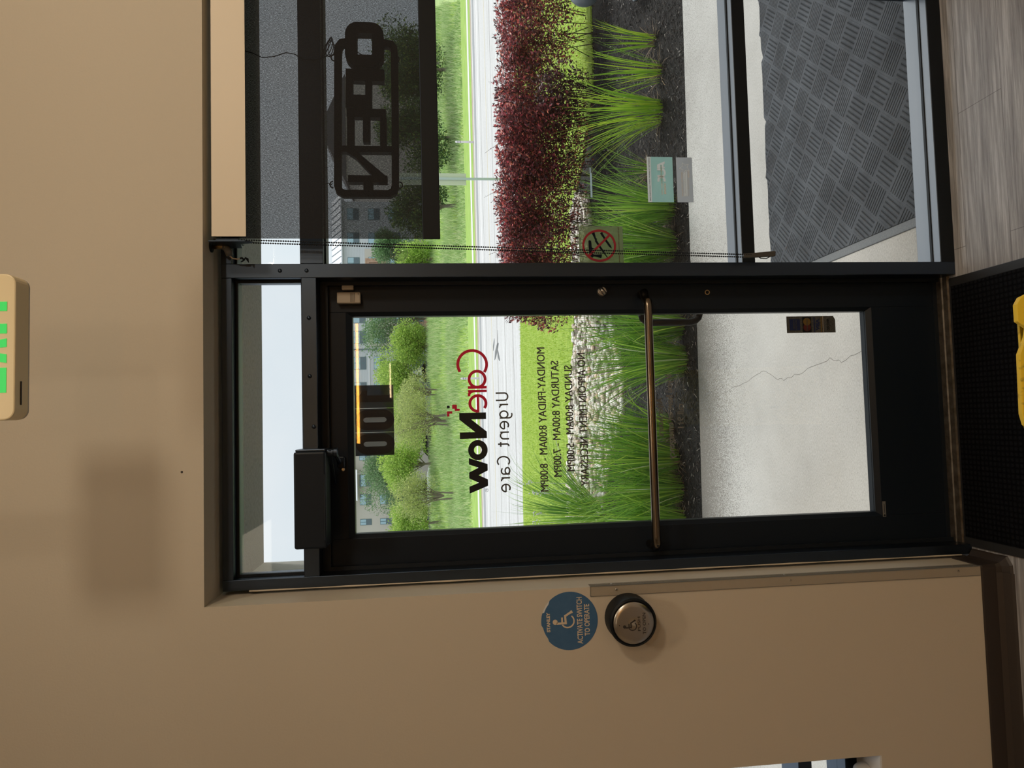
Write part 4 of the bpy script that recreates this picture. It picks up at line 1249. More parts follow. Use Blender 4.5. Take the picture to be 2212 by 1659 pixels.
CG = thing('corner_guard', 'clear acrylic corner guard screwed to the wall edge beside the door', 'corner guard', (-0.956, -0.125, 0.7))
b = MB()
b.box(-0.9835, -0.9535, -0.1272, -0.1252, 0.080, 1.330)
b.box(-0.9558, -0.9538, -0.1252, -0.0965, 0.080, 1.330)
b.build('guard_angle', m_acrylic, CG)
b = MB()
b.box(-0.9842, -0.9835, -0.1274, -0.1250, 0.080, 1.330)
b.box(-0.9835, -0.9540, -0.1274, -0.1250, 1.330, 1.3308)
b.build('guard_edge', m_acrylic_edge, CG)
b = MB().tube([(-0.9540, -0.1267, 0.080), (-0.9540, -0.1267, 1.330)], 0.0012, 6)
b.build('bright_corner', m_acrylic_edge, CG)
for z_ in (1.252, 0.709, 0.155):
    MB().lathe([(0.0030, 0.0), (0.0030, -0.0012), (0.0015, -0.0020)], -0.9665, -0.1272, z_, 'y', 14).build('screw', m_chrome, CG)
    MB().lathe([(0.0030, 0.0), (0.0030, 0.0012), (0.0015, 0.0020)], -0.9538, -0.1110, z_ + 0.010, 'x', 14).build('screw', m_chrome, CG)

t = MB().lathe([(0.0035, 0.0), (0.0035, -0.0006)], -0.577, -0.1246, 2.488, 'y', 10).build('wall_nick', m_base)
tag(t, 'tiny dark nick in the wall paint above the door', 'mark')

# ---- exit sign hung from the ceiling
EX = thing('exit_sign', 'cream EXIT sign with glowing green letters hung above, top edge of picture', 'exit sign', (-0.272, -0.6, 2.74))
ex0, ex1, ez0, ez1 = -0.427, -0.118, 2.6465, 2.838
vs = rrect(ex0, ex1, ez0, ez1, 0.022, 6)
MB().xz(vs, -0.6185, -0.570).build('housing', m_exit, EX, bevel=0.003)
b = MB().xz(rrect(ex0 + 0.001, ex1 - 0.001, ez0 + 0.001, ez1 - 0.001, 0.02, 6), -0.5700, -0.5660)
b.build('back_plate', m_ceiling, EX)
g = 0.0004
def eb(b, xs, zs):
    b.xz(list(zip(xs, zs)), -0.6196, -0.6186)
zb_, zt_ = 2.6635, 2.822
X = lambda y: -0.120 - (y - 592) * 0.000975
# E
b = MB()
eb(b, (X(848), X(794), X(794), X(828), X(828), X(800), X(800), X(828), X(828), X(794), X(794), X(848)), (zb_, zb_, zb_ + .028, zb_ + .028, 2.729, 2.729, 2.757, 2.757, zt_ - .028, zt_ - .028, zt_, zt_))
b.build('letter_e', m_exitgreen, EX)
b = MB()
xm = X(757)
eb(b, (X(784), X(765), xm, X(749), X(731), X(746), X(731), X(749), xm, X(765), X(784), X(768)), (zb_, zb_, 2.722, zb_, zb_, 2.7425, zt_, zt_, 2.763, zt_, zt_, 2.7425))
b.build('letter_x', m_exitgreen, EX)
b = MB()
eb(b, (X(720), X(699), X(699), X(720)), (zb_, zb_, zt_, zt_))
b.build('letter_i', m_exitgreen, EX)
b = MB()
eb(b, (X(671), X(651), X(651), X(634), X(634), X(688), X(688), X(671)), (zb_, zb_, zt_ - .028, zt_ - .028, zt_, zt_, zt_ - .028, zt_ - .028))
b.build('letter_t', m_exitgreen, EX)
MB().tube([(-0.272, -0.592, 2.836), (-0.272, -0.592, 3.75)], 0.010, 14).build('ceiling_stem', m_exit, EX, smooth=True)
MB().lathe([(0.055, 0), (0.055, -0.012), (0.02, -0.02)], -0.272, -0.592, 3.75, 'z', 28).build('ceiling_canopy', m_exit, EX)
b = MB().box(-0.395, -0.345, -0.600, -0.596, 2.6450, 2.6466)
b.build('test_slot', m_base, EX)

# ---- floor mat and wet floor sign
IM = thing('entrance_mat', 'black ribbed walk-off mat with rubber edging inside the door', 'mat', (-0.46, -0.8, 0))
MX0, MX1, MY0, MY1 = -0.919, -0.009, -1.85, 0.028
MB().box(MX0 + 0.03, MX1 - 0.03, MY0 + 0.03, MY1 - 0.012, 0.0, 0.008).build('mat_pile', m_mat, IM)
b = MB()
for (x0, x1, y0, y1) in ((MX0, MX0 + 0.03, MY0, MY1), (MX1 - 0.03, MX1, MY0, MY1), (MX0 + 0.03, MX1 - 0.03, MY0, MY0 + 0.03), (MX0 + 0.03, MX1 - 0.03, MY1 - 0.012, MY1)):
    b.box(x0, x1, y0, y1, 0.0, 0.0055)
b.build('rubber_edging', m_matrim, IM, bevel=0.002)

WF = thing('wet_floor_sign', 'worn yellow plastic folding floor sign standing on the black mat', 'floor sign', (-0.37, -0.9, 0.008))
def panel(name, yb, yt, th):
    prof = [(-0.235, 0.008), (-0.232, 0.595), (-0.238, 0.606), (-0.252, 0.613), (-0.286, 0.613), (-0.3005, 0.598), (-0.318, 0.601), (-0.352, 0.613), (-0.470, 0.615), (-0.492, 0.611), (-0.508, 0.598), (-0.515, 0.57), (-0.522, 0.008)]
    if name == 'back_panel':
        prof = [(-0.240, 0.008), (-0.240, 0.590), (-0.50, 0.590), (-0.515, 0.008)]
    def Y(z): return yb + (yt - yb) * (z / 0.61)
    k = len(prof)
    v = [(x, Y(z) - th / 2, z) for x, z in prof] + [(x, Y(z) + th / 2, z) for x, z in prof]
    f = [tuple(range(k)), tuple(range(2 * k - 1, k - 1, -1))] + [(i, (i + 1) % k, (i + 1) % k + k, i + k) for i in range(k)]
    return MB().add(v, f).build(name, m_yellow, WF, bevel=0.0012)
panel('front_panel', -1.16, -0.905, 0.010)
panel('back_panel', -0.66, -0.892, 0.006)
b = MB().box(-0.345, -0.325, -0.921, -0.913, 0.560, 0.590)
b.build('hinge_tab', m_base, WF)

# ---- linear lamps further back in the room, seen only as streaks in the door glass
t = MB().box(-0.66, 0.60, -5.03, -4.98, 2.61, 2.63).build('linear_lamp', m_lamp)
tag(t, 'long amber linear lamp hanging far behind the camera', 'lamp')
t = MB().box(-0.12, 0.34, -7.03, -6.99, 2.415, 2.428).build('linear_lamp', m_lamp2)
tag(t, 'short cream linear lamp hanging far behind the camera', 'lamp')

# ================================================================== OUTDOORS
GZ = -0.03
def hillz(x, y):
    if y <= 39.5:
        return -0.05
    def sm(a, b_, t_):
        t_ = max(0.0, min(1.0, (t_ - a) / (b_ - a)))
        return t_ * t_ * (3 - 2 * t_)
    return -0.05 + 0.45 * sm(39.5, 60, y) + 2.10 * sm(58, 79, y) + 0.12 * math.sin(x * 0.31) * sm(42, 55, y) * (1 - sm(70, 79, y))
def flat(name, pts, z, m, depth=0.10):
    k = len(pts)
    b = MB().prism(pts, 'z', z - depth, z)
    return struct(b.build(name, m))
flat('walkway', [(-8, 0.116), (9, 0.116), (9, 2.48), (2.4, 2.478), (0.65, 2.525), (0.17, 2.45), (-1.15, 2.495), (-8, 2.50)], GZ, m_conc, 0.2)
flat('planting_bed', [(-8, 2.44), (14, 2.44), (14, 9), (-8, 9)], -0.055, m_mulch)
m_bed = mat('gravel_bed_base', (0.16, 0.13, 0.11), 0.9)
near_edge = [(2.55, 6.75), (2.2, 5.75), (1.3, 5.35), (0.5, 4.75), (0.0, 4.45), (-0.45, 4.5), (-0.8, 5.0), (-1.6, 5.6), (-3.4, 6.1)]
lawn_edge = [(-8, 8.4), (-3.4, 8.0), (-1.5, 7.75), (-0.2, 7.3), (0.8, 6.85), (2.3, 6.85), (2.6, 6.1), (3.2, 5.35), (14, 5.1)]
flat('gravel_bed', near_edge + [(-3.4, 8.1), (-1.5, 7.85), (-0.2, 7.4), (0.8, 6.95), (2.3, 7.05)], -0.046, m_bed, 0.05)
flat('lawn', lawn_edge + [(14, 12.8), (4, 12.8), (2.2, 12.75), (1.2, 12.95), (-2.5, 13.3), (-8, 13.5)], -0.036, m_lawn)
flat('road', [(-30, 12.3), (45, 12.3), (45, 27.9), (-30, 27.9)], -0.06, m_road)
for y0, y1, m_, z_ in ((16.35, 16.50, m_curb, -0.056), (17.05, 17.20, m_curb, -0.056), (16.62, 16.66, m_joint, -0.055), (21.3, 21.45, m_yline, -0.056), (14.6, 14.63, m_joint, -0.055), (19.2, 19.23, m_joint, -0.055), (24.1, 24.16, m_joint, -0.055), (25.2, 25.6, m_curb, -0.057)):
    struct(MB().box(-30, 45, y0, y1, -0.1, z_).build('road_line', m_))
struct(MB().box(-30, 60, 27.2, 27.55, -0.1, 0.03).build('curb', m_curb))
struct(MB().box(-30, 60, 27.55, 29.3, -0.1, -0.01).build('verge', m_dryverge))
m_grass2 = mat('verge_grass', (0.30, 0.50, 0.08), 0.9, noise=(1.2, 0.35, 0.65, (0.42, 0.60, 0.14)), bump=(30, 1, 0.05))
struct(MB().box(-30, 70, 29.3, 39.7, -0.1, -0.03).build('grass_strip', m_grass2))
struct(MB().box(-30, 70, 31.4, 32.7, -0.1, -0.02).build('sidewalk', m_curb))
# meadow rising to the car park
nx, ny = 60, 44
vs, fs = [], []
for j in range(ny + 1):
    for i in range(nx + 1):
        x = -35 + 105 * i / nx
        y = 39.0 + 43 * j / ny
        vs.append((x, y, hillz(x, y)))
for j in range(ny):
    for i in range(nx):
        a_ = j * (nx + 1) + i
        fs.append((a_, a_ + 1, a_ + nx + 2, a_ + nx + 1))
struct(MB().add(vs, fs).build('meadow', m_meadow, smooth=True, recalc=False))
struct(MB().box(-60, 90, 81.5, 108, 1.9, 2.52).build('car_park', m_asph))
# hairline crack across the walkway, and tar marks on the road
random.seed(11)
ck = [(-0.36, 2.20), (-0.325, 2.07), (-0.30, 1.90), (-0.27, 1.72), (-0.235, 1.56), (-0.225, 1.47), (-0.275, 1.36), (-0.285, 1.27), (-0.265, 1.12), (-0.23, 0.95), (-0.215, 0.83), (-0.235, 0.74), (-0.205, 0.62), (-0.19, 0.52), (-0.16, 0.44)]
pts = []
for i in range(len(ck) - 1):
    for q in range(4):
        t_ = q / 4
        pts.append((ck[i][0] + (ck[i + 1][0] - ck[i][0]) * t_ + random.uniform(-.006, .006), ck[i][1] + (ck[i + 1][1] - ck[i][1]) * t_ + random.uniform(-.006, .006)))
b = MB()
for i in range(len(pts) - 1):
    (x0, y0), (x1, y1) = pts[i], pts[i + 1]
    w = 0.0008
    b.add([(x0 - w, y0, GZ + 0.0006), (x0 + w, y0, GZ + 0.0006), (x1 + w, y1, GZ + 0.0006), (x1 - w, y1, GZ + 0.0006)], [(0, 1, 2, 3)])
struct(b.build('walkway_crack', mat('crack_dark', (0.12, 0.11, 0.10), 0.9)))
b = MB()
for cx, cy, w, l, a_ in ((2.05, 20.6, 0.10, 0.45, 0.3), (1.75, 19.6, 0.16, 0.9, 0.2), (1.50, 18.9, 0.12, 0.5, -0.4), (1.95, 19.1, 0.06, 0.4, 1.2)):
    p = []
    for i in range(10):
        t_ = 2 * PI * i / 10
        rr = random.uniform(0.75, 1.15)
        lx, ly = w * rr * math.cos(t_), l * rr * math.sin(t_)
        p.append((cx + lx * math.cos(a_) - ly * math.sin(a_), cy + lx * math.sin(a_) + ly * math.cos(a_)))
    b.prism(p, 'z', -0.07, -0.0555)
struct(b.build('tar_patch', m_tar))

# ---- outside rubber mat
OM = thing('outdoor_mat', 'large dark rubber mat with basket weave ribs on the concrete walkway', 'mat', (1.1, 0.7, GZ))
random.seed(3)
p = [(0.262, 0.135), (0.262, 1.30)]
x = 0.30
while x < 2.9:
    p.append((x, 1.335 + random.uniform(-0.008, 0.003)))
    if random.random() < 0.35:
        p.append((x + 0.02, 1.335 + random.choice((-0.022, 0.012))))
    x += random.uniform(0.035, 0.09)
p += [(2.9, 1.33), (2.9, 0.135)]
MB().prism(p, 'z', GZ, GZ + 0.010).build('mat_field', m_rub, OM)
b = MB()
b.prism([(0.225, 0.135), (0.265, 0.135), (0.265, 1.335), (0.225, 1.335)], 'z', GZ, GZ + 0.006)
b.build('bevelled_edge', mat('rubber_edge', (0.09, 0.10, 0.11), 0.5, noise=(200, 0.4, 0.7, (0.13, 0.14, 0.15))), OM, bevel=0.003)

# ---- mulch chips, river rocks
random.seed(7)
def in_rocks(x, y):
    def yy(edge, x):
        e = sorted(edge)
        for i in range(len(e) - 1):
            if e[i][0] <= x <= e[i + 1][0]:
                t_ = (x - e[i][0]) / (e[i + 1][0] - e[i][0])
                return e[i][1] + (e[i + 1][1] - e[i][1]) * t_
        return None
    a_, b_2 = yy(near_edge, x), yy(lawn_edge, x)
    return a_ is not None and b_2 is not None and a_ < y < b_2 - 0.02
b = MB()
for i in range(24000):
    x = random.uniform(-2.0, 4.0)
    y = 2.46 + 3.2 * random.random() ** 1.15
    if in_rocks(x, y):
        continue
    l = random.uniform(0.006, 0.020)
    w = random.uniform(0.0012, 0.0038)
    a_ = random.uniform(0, PI)
    t_ = random.uniform(-0.4, 0.4)
    dx, dy = math.cos(a_), math.sin(a_)
    z = -0.052 + random.uniform(0, 0.012)
    c_ = [(-l, -w, 0), (l, -w * 0.6, 0), (l, w * 0.6, 0), (-l, w, 0)]
    top = [(x + q[0] * dx - q[1] * dy, y + q[0] * dy + q[1] * dx, z + 0.003 + q[0] * math.tan(t_)) for q in c_]
    mid = [(v[0], v[1], v[2] - 0.003) for v in top]
    b.add(top + mid, [(0, 1, 2, 3), (0, 4, 5, 1), (1, 5, 6, 2), (2, 6, 7, 3), (3, 7, 4, 0)])
t = b.build('mulch_chips', m_chips, recalc=False)
tag(t, 'dark shredded mulch chips covering the planting bed outside', 'mulch', kind='stuff')

def rock_mesh(seed, r=1.0):
    random.seed(seed)
    bm = bmesh.new()
    bmesh.ops.create_icosphere(bm, subdivisions=2, radius=1.0)
    sx_, sy_, sz_ = random.uniform(0.8, 1.2), random.uniform(0.65, 0.95), random.uniform(0.45, 0.7)
    ph = [random.uniform(0, 6) for _ in range(4)]
    for v in bm.verts:
        k_ = 1 + 0.12 * math.sin(3 * v.co.x + ph[0]) + 0.10 * math.sin(4 * v.co.y + ph[1]) + 0.08 * math.sin(5 * v.co.z + ph[2])
        v.co = Vector((v.co.x * sx_ * k_, v.co.y * sy_ * k_, v.co.z * sz_ * k_))
    vs = [tuple(v.co) for v in bm.verts]
    fs = [tuple(v.index for v in f.verts) for f in bm.faces]
    bm.free()
    return vs, fs
m_rock1 = bpy.data.materials.new('river_rock_single')
m_rock1.use_nodes = True
n = N(m_rock1)
oi = n.new('ShaderNodeObjectInfo')
n.ln(n.ramp(oi.outputs['Random'], [(0.0, (0.62, 0.52, 0.42)), (0.3, (0.82, 0.76, 0.68)), (0.7, (0.92, 0.88, 0.82)), (0.93, (0.70, 0.50, 0.35)), (1.0, (0.3, 0.27, 0.25))]), n.b.inputs['Base Color'])
n.b.inputs['Roughness'].default_value = 0.7
RV = [rock_mesh(s_) for s_ in range(40, 46)]
RM = []
for i, (vs, fs) in enumerate(RV):
    me = bpy.data.meshes.new('river_rock')
    me.from_pydata(vs, [], fs)
    me.materials.append(m_rock1)
    me.shade_smooth()
    RM.append(me)
random.seed(21)
spots = []
tries = 0
while len(spots) < 1700 and tries < 60000:
    tries += 1
    x = random.uniform(-3.2, 4.2)
    y = random.uniform(4.4, 8.2)
    if not in_rocks(x, y):
        continue
    r_ = random.uniform(0.026, 0.052)
    ok = True
    for (a_, b_2, c_) in spots[-500:]:
        if (a_ - x) ** 2 + (b_2 - y) ** 2 < (0.62 * (c_ + r_)) ** 2:
            ok = False
            break
    if ok:
        spots.append((x, y, r_))
# nearest ones that the door glass shows are separate objects
spots.sort(key=lambda s_: (abs(s_[0] + 0.35) > 0.85, s_[1]))
sb = MB()
for i, (x, y, r_) in enumerate(spots):
    vi = random.randrange(6)
    rz = random.uniform(0, 6.28)
    if i < 300:
        o = bpy.data.objects.new('river_rock', RM[vi])
        C.objects.link(o)
        o.location = (x, y, -0.046 + r_ * 0.35)
        o.rotation_euler = (random.uniform(-.3, .3), random.uniform(-.3, .3), rz)
        o.scale = (r_, r_, r_)
        tag(o, 'pale rounded river rock in the gravel bed seen through the door glass', 'rock', 'river rocks in the gravel bed')
    else:
        vs, fs = RV[vi]
        c_, s_2 = math.cos(rz), math.sin(rz)
        sb.add([(x + r_ * (v[0] * c_ - v[1] * s_2), y + r_ * (v[0] * s_2 + v[1] * c_), -0.046 + r_ * 0.35 + v[2] * r_) for v in vs], fs)
t = sb.build('river_rocks', m_rock, smooth=True, recalc=False)
tag(t, 'further pale river rocks filling the gravel bed towards the lawn', 'rocks', kind='stuff')

# ---- blades of grass
def blade(b, x, y, z, L, w, az, lean, curl, seg=5, twist=0.0):
    """one arching blade"""
    k = len(b.v)
    dx, dy = math.cos(az), math.sin(az)
    px, pz = 0.0, 0.0
    a_ = lean
    ds = L / seg
    for i in range(seg + 1):
        t_ = i / seg
        ww = w * (1 - t_ ** 2.2) * (0.75 + 0.5 * min(1, t_ * 3)) if i < seg else 0.0004
        ox_, oy_ = -dy * math.cos(twist) * ww / 2 , dx * math.cos(twist) * ww / 2
        oz_ = math.sin(twist) * ww / 2
        cx_, cy_, cz_ = x + dx * px, y + dy * px, z + pz
        b.v.append((cx_ + ox_, cy_ + oy_, cz_ + oz_))
        b.v.append((cx_ - ox_, cy_ - oy_, cz_ - oz_))
        a_ += curl * (0.4 + 1.2 * t_) / seg
        px += math.sin(a_) * ds
        pz += math.cos(a_) * ds
    for i in range(seg):
        q = k + 2 * i
        b.f.append((q, q + 1, q + 3, q + 2))
def clump(x, y, rad, nb, Lm, lab, m_=None, leanx=0.0, w=0.0085, dry=40, seed=1, spread=0.45, curl=0.9, rx=None):
    random.seed(seed)
    rt = thing('ornamental_grass', lab, 'grass plant', (x, y, -0.05), 'ornamental grass clumps along the walkway bed')
    b = MB()
    rx = rx or rad
    for i in range(nb):
        az = random.uniform(0, 2 * PI)
        r_ = rad * math.sqrt(random.random())
        ax = math.cos(az) * 1.0 + leanx
        ay = math.sin(az)
        az2 = math.atan2(ay, ax)
        lean = random.uniform(0.0, spread) * (0.4 + 0.8 * r_ / rad) * math.hypot(ax, ay) ** 0.6
        L = Lm * random.uniform(0.55, 1.12)
        blade(b, x + rx * math.sqrt(random.random()) * math.cos(az) , y + r_ * math.sin(az), -0.05, L, w * random.uniform(0.6, 1.25), az2, lean, random.uniform(0.1, curl), 6, random.uniform(-1.1, 1.1))
    b.build('blades', m_ or m_blade, rt, recalc=False)
    b = MB()
    for i in range(dry):
        az = random.uniform(0, 2 * PI)
        blade(b, x + rx * 1.1 * random.random() * math.cos(az), y + rad * 1.1 * random.random() * math.sin(az), -0.05, random.uniform(0.06, 0.20), 0.006, az, random.uniform(0.2, 1.3), random.uniform(0, 1.2), 3)
    b.build('dry_base', m_dry, rt, recalc=False)
    return rt
GL = 'bright green ornamental grass clump '
clump(2.60, 3.16, 0.06, 26, 0.62, GL + 'at far right, thinnest of the bed', m_blade2, 0.0, seed=1, spread=0.22, curl=0.5)
clump(2.30, 3.08, 0.09, 48, 0.66, GL + 'second from the right picture edge', m_blade2, -0.15, seed=2, spread=0.34, curl=0.6)
clump(1.98, 3.12, 0.11, 120, 0.80, GL + 'third from the right, leaning towards the door', m_blade2, -0.9, seed=3, spread=0.42, curl=0.7)
clump(1.62, 3.42, 0.07, 34, 0.48, GL + 'small, directly behind the teal sticker', m_blade, -0.1, seed=4, spread=0.35, curl=0.6)
clump(1.14, 2.93, 0.13, 230, 0.74, GL + 'wide, just left of the grey sticker', m_blade, -0.05, seed=5, spread=0.32, curl=0.7)
clump(0.86, 2.94, 0.13, 250, 0.78, GL + 'behind the lower no weapons sticker edge', m_blade, 0.0, seed=6, spread=0.30, curl=0.6)
clump(0.62, 2.98, 0.12, 200, 0.74, GL + 'half hidden behind the mullion', m_blade, 0.0, seed=7, spread=0.32, curl=0.6)
clump(0.22, 2.82, 0.12, 210, 0.90, GL + 'at the lock side of the door glass', m_blade, -0.1, seed=8, spread=0.34, curl=0.8)
clump(-0.05, 2.80, 0.12, 230, 0.92, GL + 'with arching tips beside the gap of bare mulch', m_blade, -0.2, seed=9, spread=0.40, curl=0.9)
clump(-0.56, 3.18, 0.12, 150, 0.84, GL + 'just left of the bare mulch gap', m_blade, 0.35, seed=10, spread=0.42, curl=0.9, dry=90)
clump(-0.80, 3.08, 0.14, 260, 0.88, GL + 'in the middle of the left group', m_blade, 0.05, seed=12, spread=0.36, curl=0.8, dry=120)
clump(-1.02, 3.02, 0.14, 260, 0.86, GL + 'near the hinge side, full and dense', m_blade, 0.0, seed=13, spread=0.36, curl=0.8, dry=120)
clump(-1.26, 3.00, 0.14, 240, 0.84, GL + 'cut off by the hinge side door stile', m_blade, 0.0, seed=14, spread=0.38, curl=0.8, dry=90)
rt = thing('fountain_grass', 'tall spreading grass plant with white flower spikes behind the left clumps', 'grass plant', (-1.62, 5.8, -0.05))
random.seed(15)
b = MB()
for i in range(420):
    az = random.uniform(0, 2 * PI)
    blade(b, -1.62 + 0.18 * math.cos(az), 5.75 + 0.18 * math.sin(az), -0.05, random.uniform(0.7, 1.35), 0.010, az, random.uniform(0.05, 0.75), random.uniform(0.4, 1.3), 6, random.uniform(-1.2, 1.2))
b.build('blades', m_blade, rt, recalc=False)
for i in range(7):
    x, y, z = -1.62 + random.uniform(-0.15, 0.45), 5.6 + random.uniform(-0.2, 0.2), random.uniform(0.55, 0.85)
    b = MB()
    for q in range(14):
        bead(b, x + random.uniform(-.022, .022), y + random.uniform(-.022, .022), z + random.uniform(-.05, .05), 0.007)
    b.tube([(x, y, z), (x - 0.05, y, 0.0)], 0.003, 5)
    b.build('flower_spike', m_white, rt, recalc=False)

# ---- burgundy shrubs
def leafq(b, c_, s_, d, up):
    """pointed oval leaf of four triangles"""
    d = d.normalized()
    w = d.cross(up)
    if w.length < 1e-3:
        w = d.orthogonal()
    w.normalize()
    k = len(b.v)
    nrm = w.cross(d)
    for a_, q, h in ((0, 0, 0), (0.38, 0.27, 0.05), (1, 0, 0), (0.38, -0.27, 0.05)):
        b.v.append(tuple(c_ + d * (s_ * a_) + w * (s_ * q) + nrm * (s_ * h)))
    b.f.append((k, k + 1, k + 2, k + 3))
def shrub(x, y, rx, ry, top, low, nl, lab, seed, m_=None, lowden=0.35):
    random.seed(seed)
    rt = thing('burgundy_shrub', lab, 'shrub', (x, y, -0.05), 'burgundy shrubs between bed and lawn')
    tw = MB()
    lf = MB()
    stems = []
    for i in range(15):
        az = random.uniform(0, 2 * PI)
        rr = random.uniform(0.25, 1.0)
        ex, ey = x + rx * rr * math.cos(az), y + ry * rr * math.sin(az)
        ez = top * random.uniform(0.72, 1.0) * (1.02 - 0.22 * rr * rr)
        q0 = random.uniform(0.1, 0.75)
        p0 = Vector((x + rx * q0 * math.cos(az), y + ry * q0 * math.sin(az), -0.05))
        p3 = Vector((ex, ey, ez))
        p1 = p0.lerp(p3, 0.35) + Vector((random.uniform(-.10, .10), random.uniform(-.10, .10), 0.04))
        p2 = p0.lerp(p3, 0.7) + Vector((random.uniform(-.10, .10), random.uniform(-.08, .08), 0.05))
        pts = [p0, p1, p2, p3]
        tw.tube(pts, [0.0055, 0.004, 0.0025, 0.0012], 5, cap=False)
        stems.append(pts)
        # long whippy shoot with paired leaves
        if i % 3 != 2:
            tip = p3 + Vector((random.uniform(-.10, .10), random.uniform(-.08, .08), random.uniform(0.06, 0.20)))
            tw.tube([p3, p3.lerp(tip, 0.5) + Vector((0, 0, 0.012)), tip], [0.002, 0.0015, 0.001], 4, cap=False)
            for q in range(7):
                c_ = p3.lerp(tip, q / 7)
                leafq(lf, c_, random.uniform(0.014, 0.026), Vector((random.uniform(-1, 1), random.uniform(-1, 1), random.uniform(0.1, 1))), Vector((0, 0, 1)))
    for i in range(nl):
        az = random.uniform(0, 2 * PI)
        h = low + (top - low) * (random.random() ** 0.55)
        if h < low + (top - low) * 0.50 and random.random() > lowden:
            continue
        prof = math.sqrt(max(0.05, 1 - ((h - top * 0.62) / (top * 0.62)) ** 2 * 0.75))
        rr = prof * (random.random() ** 0.45)
        lump = 1 + 0.16 * math.sin(5 * az + seed) + 0.14 * math.sin(9 * h + 3 * az)
        c_ = Vector((x + rx * rr * lump * math.cos(az), y + ry * rr * lump * math.sin(az), min(h * (1 - 0.16 * rr * rr + 0.05 * math.sin(7 * az + seed)), top) + random.uniform(-.03, .03)))
        d = Vector((math.cos(az) * 0.6 + random.uniform(-.8, .8), math.sin(az) * 0.6 + random.uniform(-.8, .8), random.uniform(-0.25, 1.0)))
        leafq(lf, c_, random.uniform(0.028, 0.052), d, Vector((random.uniform(-.6, .6), random.uniform(-.6, .6), 1)))
    tw.build('branches', m_twig, rt, recalc=False)
    lf.build('leaves', m_ or m_redleaf, rt, recalc=False)
BL = 'burgundy leaved shrub '
shrub(4.05, 5.35, 0.55, 0.5, 1.02, 0.10, 13000, BL + 'at the right picture edge', 31, m_redleaf, 0.59)
shrub(3.25, 5.55, 0.55, 0.5, 1.04, 0.12, 12000, BL + 'with lawn glowing through its lower twigs', 32, m_redleaf, 0.33)
shrub(2.60, 5.25, 0.50, 0.45, 1.06, 0.0, 17000, BL + 'with the reddest crown, behind the bare mulch', 33, m_redleaf, 0.68)
shrub(2.05, 5.55, 0.48, 0.45, 1.06, 0.04, 14000, BL + 'above the pale tape strip', 34, m_redleaf, 0.64)
shrub(1.48, 5.55, 0.45, 0.42, 1.04, 0.10, 12000, BL + 'behind the no weapons sticker', 35, m_redleaf, 0.43)
shrub(1.02, 5.45, 0.40, 0.40, 1.05, 0.06, 11500, BL + 'beside the mullion, tip showing in the door glass', 36, m_redleaf, 0.57)
shrub(3.0, 4.95, 0.30, 0.25, 0.66, 0.02, 2400, BL + 'low and sparse, right in front of the others', 37, m_redleaf2, 0.9)

# ---- rounded planter at the right edge
BO = thing('globe_bollard', 'smooth slate grey globe on a short post at the right edge of the bed', 'bollard', (3.315, 3.6, -0.05))
m_slate = mat('slate_grey_plastic', (0.13, 0.155, 0.18), 0.35)
MB().lathe([(0.0, 0.0)] + [(0.152 * math.sin(R(a)), 0.152 * (1 - math.cos(R(a)))) for a in range(10, 171, 8)] + [(0.0, 0.304)], 3.315, 3.6, 0.268, 'z', 44).build('globe', m_slate, BO, smooth=True)
MB().lathe([(0.09, 0.0), (0.09, 0.02), (0.045, 0.03), (0.045, 0.33)], 3.315, 3.6, -0.05, 'z', 24).build('post', m_slate, BO)

# ---- lawn blades
random.seed(41)
b = MB()
for i in range(42000):
    x = random.uniform(-3.6, 6.8)
    y = random.uniform(5.2, 12.9)
    if in_rocks(x, y) or (y < 8.6 and in_rocks(x, y - 0.0)):
        continue
    e = 8.0 if x < -1.5 else (7.4 if x < 0 else 6.95)
    if y < e and x < 2.45:
        continue
    if x >= 2.45 and y < max(5.15, 6.9 - (x - 2.3) * 2.2):
        continue
    a_ = random.uniform(0, 2 * PI)
    h = random.uniform(0.025, 0.055)
    w = 0.006
    k = len(b.v)
    b.v += [(x - w * math.cos(a_), y - w * math.sin(a_), -0.036), (x + w * math.cos(a_), y + w * math.sin(a_), -0.036), (x + random.uniform(-.02, .02), y + random.uniform(-.02, .02), -0.036 + h)]
    b.f.append((k, k + 1, k + 2))
t = b.build('lawn_grass', m_lawnbl, recalc=False)
tag(t, 'short lime green mown grass of the lawn strip by the road', 'grass', kind='stuff')

# ---- meadow blades
random.seed(42)
for nm, m_, cnt, lab in (('meadow_grass', m_tall, 80000, 'tall silvery green meadow grass rising beyond the road'), ('field_grass', m_tall2, 42000, 'brighter green meadow grass patches beyond the road')):
    b = MB()
    for i in range(cnt):
        y = 39.8 + 40 * random.random()
        x = random.uniform(-0.27 * y - 1, 0.60 * y + 2)
        pn = math.sin(x * 0.45 + y * 0.23) + math.sin(x * 0.21 - y * 0.37 + 1.3) + 0.5 * math.sin(x * 1.3)
        if (nm == 'meadow_grass') != (pn > -0.25) and random.random() < 0.85:
            continue
        tall = 0.45 if nm == 'field_grass' else 0.85
        h = tall * random.uniform(0.5, 1.15) * min(1.0, 0.35 + (y - 39.8) / 8)
        if y < 44:
            h *= 0.7
        a_ = random.uniform(0, 2 * PI)
        w = 0.024
        z = hillz(x, y)
        k = len(b.v)
        lx, ly = random.uniform(-.35, .35) * h, random.uniform(-.35, .35) * h
        b.v += [(x - w, y, z), (x + w, y, z), (x + lx * 0.4 + w * .7, y + ly * .4, z + h * 0.6), (x + lx * 0.4 - w * .7, y + ly * .4, z + h * 0.6), (x + lx, y + ly, z + h)]
        b.f += [(k, k + 1, k + 2, k + 3), (k + 3, k + 2, k + 4)]
    t = b.build(nm, m_, recalc=False)
    tag(t, lab, 'grass', kind='stuff')

